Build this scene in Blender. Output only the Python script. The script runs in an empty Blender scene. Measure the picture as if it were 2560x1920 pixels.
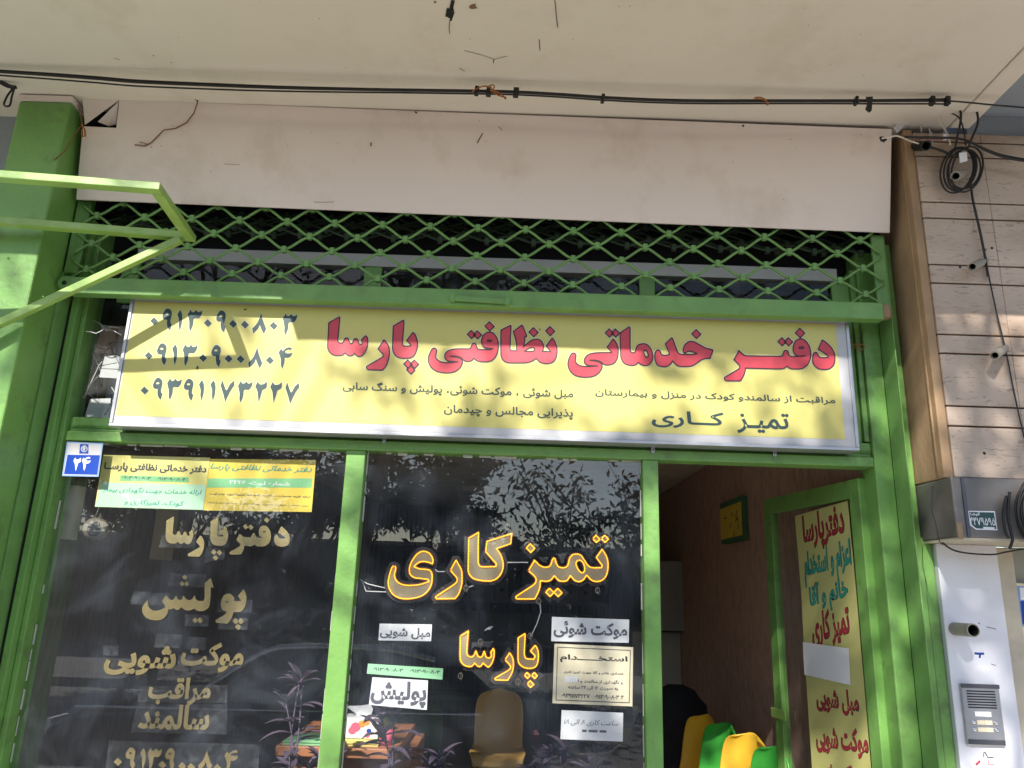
import bpy, math, random
import numpy as np
from mathutils import Vector, Matrix
from mathutils.geometry import tessellate_polygon
random.seed(7)
SC = bpy.context.scene
C = SC.collection

# ------------------------------------------------------------------ camera
FPX = 1892.5                                   # focal length in pixels of a 2560 x 1920 frame
YAW, PITCH, ROLL = (math.radians(a) for a in (-0.2139, 15.235, 1.9356))
CAM = np.array([0.0, -3.2, 1.6])
fwd = np.array([math.sin(YAW)*math.cos(PITCH), math.cos(YAW)*math.cos(PITCH), math.sin(PITCH)])
rgt = np.array([math.cos(YAW), -math.sin(YAW), 0.0]); upv = np.cross(rgt, fwd)
r2 = math.cos(ROLL)*rgt + math.sin(ROLL)*upv; u2 = -math.sin(ROLL)*rgt + math.cos(ROLL)*upv
cam = bpy.data.objects.new("camera", bpy.data.cameras.new("camera")); C.objects.link(cam)
m4 = Matrix.Identity(4)
for i in range(3):
    m4[i][0] = r2[i]; m4[i][1] = u2[i]; m4[i][2] = -fwd[i]; m4[i][3] = CAM[i]
cam.matrix_world = m4
cam.data.sensor_width = 36; cam.data.lens = FPX*36/2560; cam.data.clip_end = 500; cam.data.clip_start = .02
SC.camera = cam

# ------------------------------------------------------------------ world, sun, exposure
SUN = np.array([0.30, 1.0, -0.78])             # the way the sunlight travels
EL = math.atan2(0.78, math.hypot(.30, 1.0))
AZ = math.atan2(-0.30, -1.0)                   # towards the sun, from +y, clockwise
w = bpy.data.worlds.new("World"); SC.world = w; w.use_nodes = True
nt = w.node_tree; bg = nt.nodes["Background"]
sky = nt.nodes.new("ShaderNodeTexSky"); sky.sky_type = 'NISHITA'; sky.sun_disc = False
sky.sun_elevation = EL; sky.sun_rotation = AZ; sky.dust_density = 0.6
nt.links.new(sky.outputs[0], bg.inputs[0]); bg.inputs[1].default_value = 0.105
sun = bpy.data.lights.new("sun", 'SUN'); sun.energy = 3.9; sun.angle = math.radians(.53); sun.color = (1, .95, .86)
so = bpy.data.objects.new("sun", sun); C.objects.link(so)
so.rotation_euler = Vector(SUN).to_track_quat('-Z', 'Y').to_euler(); so.location = (-4, -12, 12)
SC.view_settings.view_transform = 'Standard'; SC.view_settings.look = 'None'
SC.view_settings.exposure = 0.98; SC.view_settings.gamma = 1
SC.cycles.max_bounces = 10; SC.cycles.transparent_max_bounces = 24; SC.cycles.use_denoising = True
SC.cycles.caustics_reflective = False; SC.cycles.caustics_refractive = False

# ------------------------------------------------------------------ pixel of the photograph -> point on a plane of the place
def ray(x, y): return ((x-1280)*r2 - (y-960)*u2 + FPX*fwd)/FPX
def at(x, y, Y=None, X=None, Z=None):
    d = ray(x, y)
    t = (Y-CAM[1])/d[1] if Y is not None else (X-CAM[0])/d[0] if X is not None else (Z-CAM[2])/d[2]
    return Vector(CAM + t*d)
def atp(x, y, p0, n):
    d = Vector(ray(x, y)); c = Vector(CAM); n = Vector(n)
    return c + d*((Vector(p0)-c).dot(n)/d.dot(n))

# ------------------------------------------------------------------ materials
MATS = {}
def mat(name, col, rough=.6, metal=0, var=.12, scale=6, bump=0, bscale=60, spec=.5, stain=None, sscale=1.5, samt=.5, stretch=None):
    """principled paint with noise variation, optional second stain colour and bump"""
    m = bpy.data.materials.new(name); m.use_nodes = True; n = m.node_tree.nodes; L = m.node_tree.links
    b = n["Principled BSDF"]; b.inputs["Roughness"].default_value = rough; b.inputs["Metallic"].default_value = metal
    b.inputs["Specular IOR Level"].default_value = spec
    tc = n.new("ShaderNodeTexCoord"); src = tc.outputs["Object"]
    if stretch:
        mp = n.new("ShaderNodeMapping"); mp.inputs["Scale"].default_value = stretch
        L.new(src, mp.inputs[0]); src = mp.outputs[0]
    nz = n.new("ShaderNodeTexNoise"); nz.inputs["Scale"].default_value = scale; nz.inputs["Detail"].default_value = 6
    L.new(src, nz.inputs["Vector"])
    rp = n.new("ShaderNodeValToRGB")
    rp.color_ramp.elements[0].position = .25; rp.color_ramp.elements[1].position = .75
    rp.color_ramp.elements[0].color = (*[c*(1-var) for c in col], 1); rp.color_ramp.elements[1].color = (*[min(1, c*(1+var)) for c in col], 1)
    L.new(nz.outputs["Fac"], rp.inputs[0]); out = rp.outputs[0]
    if stain:
        n2 = n.new("ShaderNodeTexNoise"); n2.inputs["Scale"].default_value = sscale; n2.inputs["Detail"].default_value = 8; n2.inputs["Roughness"].default_value = .65
        L.new(src, n2.inputs["Vector"])
        r2_ = n.new("ShaderNodeValToRGB"); r2_.color_ramp.elements[0].position = .52; r2_.color_ramp.elements[1].position = .72
        r2_.color_ramp.elements[1].color = (samt, samt, samt, 1)
        L.new(n2.outputs["Fac"], r2_.inputs[0])
        mx = n.new("ShaderNodeMix"); mx.data_type = 'RGBA'
        L.new(r2_.outputs[0], mx.inputs[0]); L.new(out, mx.inputs[6]); mx.inputs[7].default_value = (*stain, 1); out = mx.outputs[2]
    L.new(out, b.inputs["Base Color"])
    if bump:
        n3 = n.new("ShaderNodeTexNoise"); n3.inputs["Scale"].default_value = bscale; n3.inputs["Detail"].default_value = 4
        L.new(src, n3.inputs["Vector"])
        bp = n.new("ShaderNodeBump"); bp.inputs["Strength"].default_value = bump; bp.inputs["Distance"].default_value = .004
        L.new(n3.outputs["Fac"], bp.inputs["Height"]); L.new(bp.outputs[0], b.inputs["Normal"])
    MATS[name] = m; return m

def flat(name, col, rough=.6, **k): return mat(name, col, rough, var=.04, **k)

def mix_clear(name, tint, clear, gloss_rough=.05, dust=None, ior=1.5, dustcol=(.5, .5, .5), dust_amt=.1):
    """thin sheet of glass or plastic: see-through, mirror at the fresnel angle, with a film of dust"""
    m = bpy.data.materials.new(name); m.use_nodes = True; n = m.node_tree.nodes; L = m.node_tree.links
    n.remove(n["Principled BSDF"]); o = n["Material Output"]
    tr = n.new("ShaderNodeBsdfTransparent"); tr.inputs[0].default_value = (*tint, 1)
    df = n.new("ShaderNodeBsdfDiffuse"); df.inputs[0].default_value = (*dustcol, 1)
    m1 = n.new("ShaderNodeMixShader")
    if dust:
        tc = n.new("ShaderNodeTexCoord"); nz = n.new("ShaderNodeTexNoise"); nz.inputs["Scale"].default_value = dust
        nz.inputs["Detail"].default_value = 7; nz.inputs["Roughness"].default_value = .6; nz.inputs["Distortion"].default_value = .6
        L.new(tc.outputs["Object"], nz.inputs["Vector"])
        mr = n.new("ShaderNodeMapRange"); mr.inputs[1].default_value = .46; mr.inputs[2].default_value = .78
        mr.inputs[3].default_value = 1-clear; mr.inputs[4].default_value = 1-clear+dust_amt
        L.new(nz.outputs["Fac"], mr.inputs[0]); L.new(mr.outputs[0], m1.inputs[0])
    else:
        m1.inputs[0].default_value = 1-clear
    L.new(tr.outputs[0], m1.inputs[1]); L.new(df.outputs[0], m1.inputs[2])
    gl = n.new("ShaderNodeBsdfGlossy"); gl.inputs["Roughness"].default_value = gloss_rough
    fr = n.new("ShaderNodeFresnel"); ge = n.new("ShaderNodeNewGeometry"); mi = n.new("ShaderNodeMapRange")   # a thin sheet reflects the same from both sides
    mi.inputs[3].default_value = ior; mi.inputs[4].default_value = 1/ior; L.new(ge.outputs["Backfacing"], mi.inputs[0]); L.new(mi.outputs[0], fr.inputs[0])
    m2 = n.new("ShaderNodeMixShader"); L.new(fr.outputs[0], m2.inputs[0]); L.new(m1.outputs[0], m2.inputs[1]); L.new(gl.outputs[0], m2.inputs[2])
    L.new(m2.outputs[0], o.inputs[0]); MATS[name] = m; return m

def emis(name, col, s):
    m = bpy.data.materials.new(name); m.use_nodes = True; b = m.node_tree.nodes["Principled BSDF"]
    b.inputs["Base Color"].default_value = (*col, 1); b.inputs["Emission Color"].default_value = (*col, 1); b.inputs["Emission Strength"].default_value = s
    MATS[name] = m; return m

GREEN = mat("green_paint", (.165, .345, .085), .42, var=.14, scale=4, bump=.45, bscale=45, stain=(.085, .12, .05), sscale=8, samt=.65)
GREEN2 = mat("green_paint_shutter", (.155, .320, .090), .5, var=.14, scale=8, bump=.3, bscale=60, stain=(.10, .15, .06), sscale=9, samt=.5)
BRKT = mat("light_green_paint", (.26, .42, .10), .38, var=.15, scale=9, bump=.15, bscale=50, stain=(.45, .55, .30), sscale=14, samt=.4)
CREAM = mat("cream_painted_metal", (.80, .69, .635), .5, var=.05, scale=1.2, stain=(.50, .38, .27), sscale=3.2, samt=.42)
SOFF = mat("cream_soffit", (.74, .665, .575), .6, var=.05, scale=1.0, stain=(.50, .41, .29), sscale=2.4, samt=.40)
ALU = mat("aluminium", (.46, .46, .50), .42, metal=.7, var=.08, scale=10)
YEL = mat("yellow_banner_vinyl", (.62, .56, .175), .5, var=.035, scale=2.5)
WHT = mat("white_vinyl", (.50, .50, .53), .5, var=.03)
DARKTXT = flat("dark_green_ink", (.022, .055, .058), .5)
RED = mat("red_ink", (.60, .055, .085), .5, var=.05)
BLKRED = flat("dark_outline_ink", (.035, .012, .016), .5)
HALO = flat("white_ink", (.74, .70, .50), .5)
BLACK = flat("black_rubber", (.012, .012, .013), .55)
DARK = flat("black_void", (.006, .006, .007), .9)
ORG = flat("orange_string", (.38, .13, .03), .8)
TWIG = flat("brown_string", (.20, .085, .035), .85)
BROWN = mat("brown_stained_stone", (.36, .235, .135), .8, var=.2, scale=7, bump=.4, bscale=50, stain=(.17, .115, .075), sscale=3, samt=.75, stretch=(1, 1, .6))
BLUEG = mat("blue_grey_plaster", (.30, .33, .37), .85, var=.06, scale=4, bump=.4, bscale=120)
BLUE = flat("blue_enamel", (.010, .055, .38), .3)
LBLUE = flat("pale_blue_print", (.22, .36, .62), .5)
PAPER = mat("white_paper", (.80, .80, .84), .7, var=.025, scale=4)
PAPER2 = mat("cream_paper", (.78, .69, .50), .7, var=.03, scale=4)
GRNP = mat("mint_green_paper", (.36, .74, .42), .6, var=.03)
MINT = mat("pale_mint_print", (.50, .78, .55), .6, var=.03)
STRIPG = flat("mid_green_print", (.22, .55, .25), .6)
GOLDY = mat("bright_yellow_paper", (.84, .62, .08), .6, var=.03)
YELP = mat("soft_yellow_paper", (.82, .74, .24), .6, var=.03)
INK = flat("charcoal_ink", (.06, .06, .075), .6)
GREYINK = flat("grey_ink", (.10, .10, .135), .6)
TEALINK = flat("teal_ink", (.03, .33, .26), .5)
GOLD = mat("gold_mirror_plastic", (.86, .70, .36), .22, metal=.9, var=.16, scale=9)
GOLDM = mat("gold_acrylic_face", (.42, .37, .25), .4, metal=.3, var=.12, scale=9)
LED = emis("amber_led", (1, .47, .02), 1.7)
LEDB = flat("amber_led_rim", (.26, .07, .012), .4)
GLASS = mix_clear("window_glass", (.93, .94, .93), .978, .0, dust=3.2, ior=1.95, dustcol=(.40, .47, .58), dust_amt=.10)  # dust film; its blue tint also paints in some sky reflection
GLASS2 = mix_clear("dusty_glass", (.80, .82, .80), .97, .0, dust=5, ior=1.35, dustcol=(.4, .4, .4), dust_amt=.2)
TAPE = mix_clear("clear_tape", (.97, .97, .97), .98, .10, dust=22, ior=1.5, dustcol=(.62, .68, .76), dust_amt=.08)
ACRYL = mix_clear("clear_acrylic", (.86, .86, .88), .86, .05, dust=20, ior=1.5, dustcol=(.55, .53, .56), dust_amt=.05)
BANY = mat("shaded_yellow_vinyl", (.55, .53, .20), .55, var=.06, scale=3)  # banner yellow darkened: shade on the open door put into the colour
BANR = flat("shaded_red_ink", (.36, .035, .05), .5)  # banner red darkened likewise, shade put into the ink colour
SHADEGRN = mat("shaded_dark_green_paint", (.035, .06, .03), .7, var=.4, scale=12)  # green darkened so that shade sits in the colour
SHEET = mat("grey_sheet_metal", (.17, .155, .15), .45, metal=.25, var=.25, scale=4, stain=(.34, .29, .26), sscale=5, samt=.6, bump=.2, bscale=30)
BEIGE = mat("beige_paint", (.52, .46, .36), .6, var=.1, scale=5, stain=(.30, .20, .12), sscale=4, samt=.5)
WPANEL = mat("white_painted_panel", (.76, .76, .82), .55, var=.03, scale=3, stain=(.55, .53, .52), sscale=4, samt=.25)
GREYD = mat("grey_door_paint", (.34, .335, .30), .5, var=.06)
PVC = mat("grey_plastic_pipe", (.30, .27, .23), .55, var=.12, scale=12)
STEEL = mat("brushed_steel", (.48, .48, .52), .35, metal=.8, var=.08, scale=20)
DSTEEL = flat("dark_steel", (.10, .10, .12), .4, metal=.5)
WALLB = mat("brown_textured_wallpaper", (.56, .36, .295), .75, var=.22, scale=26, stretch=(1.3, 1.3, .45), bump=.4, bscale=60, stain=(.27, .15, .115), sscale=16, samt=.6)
CEIL = mat("interior_ceiling", (.70, .62, .52), .8)
FLOORI = mat("interior_floor_tiles", (.60, .54, .46), .35, var=.15, scale=3)
CABG = mat("grey_cabinet_metal", (.36, .36, .36), .5, var=.05)
CABW = mat("white_fridge_enamel", (.55, .54, .50), .4, var=.05)
PLBRN = mat("tan_chair_plastic", (.55, .33, .09), .42, var=.08, scale=5)
PLYEL = mat("yellow_chair_plastic", (.78, .47, .04), .32, var=.05)
PLGRN = mat("green_chair_plastic", (.06, .42, .06), .32, var=.06)
CLOTH = mat("black_cloth", (.012, .013, .018), .95, var=.3, scale=12, bump=.6, bscale=40)
WOODD = mat("orange_wood_desk", (.42, .17, .075), .45, var=.2, scale=6, stretch=(.4, 3, 3))
PURP = mat("purple_leaf", (.13, .095, .15), .5, var=.35, scale=9)
LEAF = mat("green_leaf", (.055, .115, .028), .5, var=.4, scale=2)
PINE = mat("dark_pine_leaf", (.035, .060, .025), .6, var=.4, scale=2)
BARK = mat("grey_bark", (.13, .10, .075), .9, var=.3, scale=8, bump=.8, bscale=20, stretch=(1, 1, .3))
PAVE = mat("pavement_tiles", (.62, .57, .51), .8, var=.12, scale=2)
ASPH = mat("asphalt", (.20, .195, .19), .85, var=.15, scale=3)
FARW = mat("street_wall_plaster", (.10, .09, .085), .85, var=.1, scale=1)
CARP = mat("black_car_paint", (.012, .013, .016), .12, var=.05)
CHROME = mat("chrome", (.75, .75, .78), .08, metal=1, var=.02)
CARG = flat("car_glass", (.02, .03, .035), .05)
RUBB = flat("tyre_rubber", (.02, .02, .02), .8)
WALLD = mat("shaded_brown_wallpaper", (.16, .125, .115), .75, var=.3, scale=14, stretch=(3, 3, .5), bump=.3, bscale=60)  # darker copy of the brown wallpaper, shade put into the colour
PURPP = flat("dark_plant_pot", (.03, .03, .03), .6)
LINTEL = flat("grey_white_board", (.48, .47, .46), .6)
STRIPE = mat("striped_curtain", (.115, .085, .070), .85, var=.75, scale=5, stretch=(7, 7, .04))
BINDER = mat("binder_board", (.17, .165, .15), .7, var=.2, scale=4)
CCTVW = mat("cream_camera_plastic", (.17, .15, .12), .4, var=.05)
PINKF = flat("pink_flower_print", (.75, .12, .22), .6)
ORNGF = flat("orange_flower_print", (.85, .32, .06), .6)

def travertine():
    m = mat("travertine_stone", (.50, .39, .315), .6, var=.22, scale=3.2, stretch=(.7, 1, 1.6), bump=.35, bscale=35, stain=(.30, .20, .13), sscale=2.4, samt=.85)
    n = m.node_tree.nodes; L = m.node_tree.links; b = n["Principled BSDF"]
    src = b.inputs["Base Color"].links[0].from_socket
    tc = n.new("ShaderNodeTexCoord"); mp = n.new("ShaderNodeMapping"); mp.inputs["Scale"].default_value = (26, 26, 120)
    L.new(tc.outputs["Object"], mp.inputs[0])
    nz = n.new("ShaderNodeTexNoise"); nz.inputs["Scale"].default_value = 1; nz.inputs["Detail"].default_value = 5; nz.inputs["Distortion"].default_value = .8
    L.new(mp.outputs[0], nz.inputs["Vector"])
    r = n.new("ShaderNodeValToRGB"); r.color_ramp.elements[0].position = .58; r.color_ramp.elements[1].position = .70
    r.color_ramp.elements[1].color = (.75, .75, .75, 1); L.new(nz.outputs["Fac"], r.inputs[0])
    mx = n.new("ShaderNodeMix"); mx.data_type = 'RGBA'; L.new(r.outputs[0], mx.inputs[0]); L.new(src, mx.inputs[6])
    mx.inputs[7].default_value = (.17, .12, .10, 1); L.new(mx.outputs[2], b.inputs["Base Color"]); return m
TRAV = travertine()

# ------------------------------------------------------------------ mesh helpers
class MB:
    def __init__(s): s.v = []; s.f = []; s.mi = []; s.ms = []; s.sm = []
    def idx(s, m):
        if m not in s.ms: s.ms.append(m)
        return s.ms.index(m)
    def add(s, vs, fs, m, smooth=False):
        o = len(s.v); s.v += [tuple(v) for v in vs]; k = s.idx(m)
        for f in fs: s.f.append([o+i for i in f]); s.mi.append(k); s.sm.append(smooth)
    def box(s, a, b, m):
        x0, y0, z0 = (min(a[i], b[i]) for i in range(3)); x1, y1, z1 = (max(a[i], b[i]) for i in range(3))
        s.add([(x0,y0,z0),(x1,y0,z0),(x1,y1,z0),(x0,y1,z0),(x0,y0,z1),(x1,y0,z1),(x1,y1,z1),(x0,y1,z1)],
              [(0,3,2,1),(4,5,6,7),(0,1,5,4),(1,2,6,5),(2,3,7,6),(3,0,4,7)], m)
    def bar(s, p, q, wd, ht, m, up=(0,0,1)):
        p, q, up = Vector(p), Vector(q), Vector(up); d = (q-p).normalized(); sd = d.cross(up).normalized(); u = sd.cross(d)
        vs = []
        for c in (p, q):
            for a, b in ((-1,-1),(1,-1),(1,1),(-1,1)): vs.append(c + sd*a*wd/2 + u*b*ht/2)
        s.add(vs, [(0,1,2,3),(7,6,5,4),(0,4,5,1),(1,5,6,2),(2,6,7,3),(3,7,4,0)], m)
    def tube(s, pts, r, m, n=8, caps=True, r1=None):
        pts = [Vector(p) for p in pts]; N = len(pts); vs = []; ref = None
        for i, p in enumerate(pts):
            d = (pts[min(i+1, N-1)]-pts[max(i-1, 0)]).normalized()
            if ref is None: ref = d.orthogonal().normalized()
            ref = (ref - d*ref.dot(d)); ref = ref.normalized() if ref.length > 1e-6 else d.orthogonal().normalized()
            b = d.cross(ref); rr = r if r1 is None else r+(r1-r)*i/max(1, N-1)
            for k in range(n):
                a = 2*math.pi*k/n; vs.append(p + ref*math.cos(a)*rr + b*math.sin(a)*rr)
        fs = [(i*n+k, i*n+(k+1) % n, (i+1)*n+(k+1) % n, (i+1)*n+k) for i in range(N-1) for k in range(n)]
        if caps: fs += [tuple(range(n))[::-1], tuple((N-1)*n+k for k in range(n))]
        s.add(vs, fs, m, True)
    def pipe(s, p, q, ro, ri, m, n=20, inner=None):
        p, q = Vector(p), Vector(q); d = (q-p).normalized(); a = d.orthogonal().normalized(); b = d.cross(a); vs = []
        for c, r in ((p, ro), (q, ro), (q, ri), (p, ri)):
            for k in range(n): vs.append(c + (a*math.cos(2*math.pi*k/n)+b*math.sin(2*math.pi*k/n))*r)
        for j, mm in ((0, m), (1, m), (2, inner or m)):
            s.add([], [], mm); o = len(s.v)
            s.add([vs[j*n+k] for k in range(n)]+[vs[(j+1)*n+k] for k in range(n)], [(k, (k+1) % n, n+(k+1) % n, n+k) for k in range(n)], mm, j != 1)
    def prism(s, front, back, m, cap_back=True):
        n = len(front); s.add(list(front)+list(back), [tuple(range(n))]+([tuple(range(2*n-1, n-1, -1))] if cap_back else [])+[(i, n+i, n+(i+1) % n, (i+1) % n) for i in range(n)], m)
    def sphere(s, c, r, m, n=10, sc=(1,1,1)):
        vs = [(c[0], c[1], c[2]+r*sc[2])]; k = n//2
        for i in range(1, k):
            t = math.pi*i/k
            for j in range(n):
                a = 2*math.pi*j/n; vs.append((c[0]+r*sc[0]*math.sin(t)*math.cos(a), c[1]+r*sc[1]*math.sin(t)*math.sin(a), c[2]+r*sc[2]*math.cos(t)))
        vs.append((c[0], c[1], c[2]-r*sc[2])); fs = [(0, 1+j, 1+(j+1) % n) for j in range(n)]
        for i in range(k-2):
            for j in range(n): a = 1+i*n; fs.append((a+j, a+n+j, a+n+(j+1) % n, a+(j+1) % n))
        e = len(vs)-1; a = 1+(k-2)*n; fs += [(e, a+(j+1) % n, a+j) for j in range(n)]
        s.add(vs, fs, m, True)
    def build(s, name, parent=None, bevel=0, label=None, cat=None, group=None, kind=None, local=False):
        me = bpy.data.meshes.new(name); org = Vector((0,0,0))
        me.from_pydata(s.v, [], s.f); me.polygons.foreach_set("material_index", s.mi); me.polygons.foreach_set("use_smooth", s.sm)
        for m in s.ms: me.materials.append(m)
        me.update(); o = bpy.data.objects.new(name, me); C.objects.link(o)
        if parent:
            o.parent = parent
            if not local and parent.parent is None: o.matrix_parent_inverse = Matrix.Translation(-parent.location)
        if bevel:
            b = o.modifiers.new("bevel", 'BEVEL'); b.width = bevel; b.segments = 2; b.limit_method = 'ANGLE'; b.angle_limit = math.radians(40)
        return tag(o, label, cat, group, kind)

def tag(o, label=None, cat=None, group=None, kind=None):
    for k, v in (("label", label), ("category", cat), ("group", group), ("kind", kind)):
        if v: o[k] = v
    return o
def thing(name, label, cat, group=None, loc=(0,0,0)):
    # children keep world coordinates: the Empty's own place is undone in their parent inverse
    o = bpy.data.objects.new(name, None); C.objects.link(o); o.empty_display_size = .05; o.location = loc
    return tag(o, label, cat, group)

# ------------------------------------------------------------------ lettering
JOIN = {'ا':'FE8D FE8E','آ':'FE81 FE82','ب':'FE8F FE90 FE91 FE92','پ':'FB56 FB57 FB58 FB59','ت':'FE95 FE96 FE97 FE98','ث':'FE99 FE9A FE9B FE9C',
 'ج':'FE9D FE9E FE9F FEA0','چ':'FB7A FB7B FB7C FB7D','ح':'FEA1 FEA2 FEA3 FEA4','خ':'FEA5 FEA6 FEA7 FEA8','د':'FEA9 FEAA','ذ':'FEAB FEAC','ر':'FEAD FEAE','ز':'FEAF FEB0',
 'س':'FEB1 FEB2 FEB3 FEB4','ش':'FEB5 FEB6 FEB7 FEB8','ص':'FEB9 FEBA FEBB FEBC','ظ':'FEC5 FEC6 FEC7 FEC8','ع':'FEC9 FECA FECB FECC','ف':'FED1 FED2 FED3 FED4','ق':'FED5 FED6 FED7 FED8',
 'ک':'FB8E FB8F FB90 FB91','گ':'FB92 FB93 FB94 FB95','ل':'FEDD FEDE FEDF FEE0','م':'FEE1 FEE2 FEE3 FEE4','ن':'FEE5 FEE6 FEE7 FEE8','و':'FEED FEEE','ه':'FEE9 FEEA FEEB FEEC',
 'ی':'FBFC FBFD FBFE FBFF','ئ':'FE89 FE8A FE8B FE8C'}
def shape(s):
    out = []
    for i, c in enumerate(s):
        if c not in JOIN: out.append(c); continue
        f = JOIN[c].split()
        p = s[i-1] if i else ' '; q = s[i+1] if i+1 < len(s) else ' '
        dual = lambda ch: ch == 'ـ' or (ch in JOIN and len(JOIN[ch].split()) == 4)
        jp = dual(p); jn = (q in JOIN or q == 'ـ') and len(f) == 4
        k = (3 if jp and jn else 2 if jn else 1 if jp else 0)
        out.append(chr(int(f[k], 16)))
    out = out[::-1]; res = []; i = 0
    D = '۰۱۲۳۴۵۶۷۸۹'
    while i < len(out):
        if out[i] in D:
            j = i
            while j < len(out) and out[j] in D: j += 1
            res += out[i:j][::-1]; i = j
        else: res.append(out[i]); i += 1
    return ''.join(res)

def area(l): return sum(l[i-1][0]*l[i][1]-l[i][0]*l[i-1][1] for i in range(len(l)))/2
def inside(p, l):
    c = False; x, y = p
    for i in range(len(l)):
        (x0, y0), (x1, y1) = l[i-1], l[i]
        if (y0 > y) != (y1 > y) and x < (x1-x0)*(y-y0)/(y1-y0)+x0: c = not c
    return c
def offset(l, d):
    """grow a closed outline by d along its outward side (sign of its area decides)"""
    n = len(l); s = 1 if area(l) > 0 else -1; out = []
    for i in range(n):
        a, p, b = Vector(l[i-1]), Vector(l[i]), Vector(l[(i+1) % n])
        e0, e1 = (p-a), (b-p)
        if e0.length < 1e-9 or e1.length < 1e-9: out.append(tuple(p)); continue
        n0 = Vector((e0.y, -e0.x)).normalized(); n1 = Vector((e1.y, -e1.x)).normalized()
        mvec = n0+n1
        if mvec.length < .2: mvec = n1
        mvec = mvec.normalized(); k = 1/max(.55, mvec.dot(n1)); out.append(tuple(p + mvec*d*s*k))
    return out
FCACHE = {}
def glyph_loops(text, raw=False, shear=0.0):
    key = (text, raw, shear)
    if key in FCACHE: return FCACHE[key]
    cu = bpy.data.curves.new("lettering_source", 'FONT'); cu.body = text if raw else shape(text); cu.size = 1; cu.fill_mode = 'NONE'; cu.resolution_u = 3; cu.shear = shear
    o = bpy.data.objects.new("lettering_source", cu); C.objects.link(o)
    dg = bpy.context.evaluated_depsgraph_get(); me = o.evaluated_get(dg).to_mesh()
    vs = [(v.co.x, v.co.y) for v in me.vertices]; nb = {}
    for e in me.edges:
        a, b = e.vertices; nb.setdefault(a, []).append(b); nb.setdefault(b, []).append(a)
    seen = set(); loops = []
    for st in range(len(vs)):
        if st in seen or st not in nb: continue
        l = [st]; seen.add(st); cur = st
        while True:
            nx = [k for k in nb[cur] if k not in seen]
            if not nx: break
            cur = nx[0]; seen.add(cur); l.append(cur)
        pts = [vs[k] for k in l]
        q = [p for i, p in enumerate(pts) if (Vector(p)-Vector(pts[i-1])).length > 1e-5]
        if len(q) > 2: loops.append(q)
    o.evaluated_get(dg).to_mesh_clear(); bpy.data.objects.remove(o); bpy.data.curves.remove(cu)
    FCACHE[key] = loops; return loops
def groups(loops):
    """outer outlines with the holes that lie in each"""
    if not loops: return []
    big = max(loops, key=lambda l: abs(area(l))); sg = area(big) > 0
    outs = [l for l in loops if (area(l) > 0) == sg]; g = [[l] for l in outs]
    for h in loops:
        if (area(h) > 0) == sg: continue
        best = None
        for k, l in enumerate(outs):
            if inside(h[0], l) and (best is None or abs(area(l)) < abs(area(outs[best]))): best = k
        if best is not None: g[best].append(h)
    return g
def put_fill(mb, loops, to3, m, step=(0,0,0), grow=0.0):
    st = Vector(step); gs = groups(loops)
    for k, grp in enumerate(gs):
        gl = [grp[0]] + grp[1:]
        if grow:
            gl = [offset(grp[0], grow)] + [offset(h, -grow) for h in grp[1:]]
        flatv = [p for l in gl for p in l]
        tris = tessellate_polygon([[Vector((p[0], p[1], 0)) for p in l] for l in gl])
        off = st*(k % 7)
        mb.add([to3(p)+off for p in flatv], [t if area([flatv[i] for i in t]) < 0 else t[::-1] for t in tris], m)
def text(mb, s, box, m, Y, bold=.012, raw=False, shear=0.0, slope=.035, plane=None, out=(0,-1,0), em=None, grow2=None):
    """lettering fitted to its ink box (x0,y0,x1,y1 in photo pixels) on the plane y = Y (or plane=(p0,n))"""
    loops = glyph_loops(s, raw, shear)
    if not loops: return
    loops = [offset(l, bold) if area(l)*area(max(loops, key=lambda q: abs(area(q)))) > 0 else offset(l, -bold) for l in loops] if bold else loops
    xs = [p[0] for l in loops for p in l]; ys = [p[1] for l in loops for p in l]
    lx0, lx1, ly0, ly1 = min(xs), max(xs), min(ys), max(ys)
    x0, y0, x1, y1 = box; wd = x1-x0; cy = (y0+y1)/2; h = max(4, (y1-y0)-slope*wd)
    g = (lambda a, b: at(a, b, Y=Y)) if plane is None else (lambda a, b: atp(a, b, *plane))
    pl, pr_ = g(x0, cy-slope*wd/2), g(x1, cy+slope*wd/2); ce = g((x0+x1)/2, cy)
    ht = (g((x0+x1)/2, cy-h/2)-g((x0+x1)/2, cy+h/2)); ux = (pr_-pl); uz = Vector((0,0,ht.length))
    def to3(p): return ce + ux*((p[0]-lx0)/(lx1-lx0)-.5) + uz*((p[1]-ly0)/(ly1-ly0)-.5)
    o = Vector(out); put_fill(mb, loops, to3, m, o*.00012)

def parse(t):
    r = []
    for k in t.split():
        c = k.endswith('c'); x, y = k.rstrip('c').split(','); r.append((float(x), float(y), c))
    return r
def smooth(pts, sub=4):
    n = len(pts); cs = [i for i in range(n) if pts[i][2]]; P = [Vector(p[:2]) for p in pts]; out = []
    for i in range(n):
        j = (i+1) % n; p1, p2 = P[i], P[j]
        p0 = P[i-1] if not pts[i][2] else p1*2-p2; p3 = P[(j+1) % n] if not pts[j][2] else p2*2-p1
        if pts[i][2] and pts[j][2]: out.append(tuple(p1)); continue
        L = (p2-p1).length
        def tan(a, b, c):
            d = c-a; return d.normalized()*L*min(1, 2*min((b-a).length, (c-b).length)/max(L, 1e-6)+.0) if d.length > 1e-6 else d
        t1 = tan(p0, p1, p2); t2 = tan(p1, p2, p3)
        for k in range(sub):
            t = k/sub; h1 = 2*t**3-3*t**2+1; h2 = t**3-2*t**2+t; h3 = -2*t**3+3*t**2; h4 = t**3-t**2
            out.append(tuple(p1*h1+t1*h2+p2*h3+t2*h4))
    return out
def ell(cx, cy, rx, ry, n=14): return [(cx+rx*math.cos(-2*math.pi*k/n), cy+ry*math.sin(-2*math.pi*k/n)) for k in range(n)]
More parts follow.
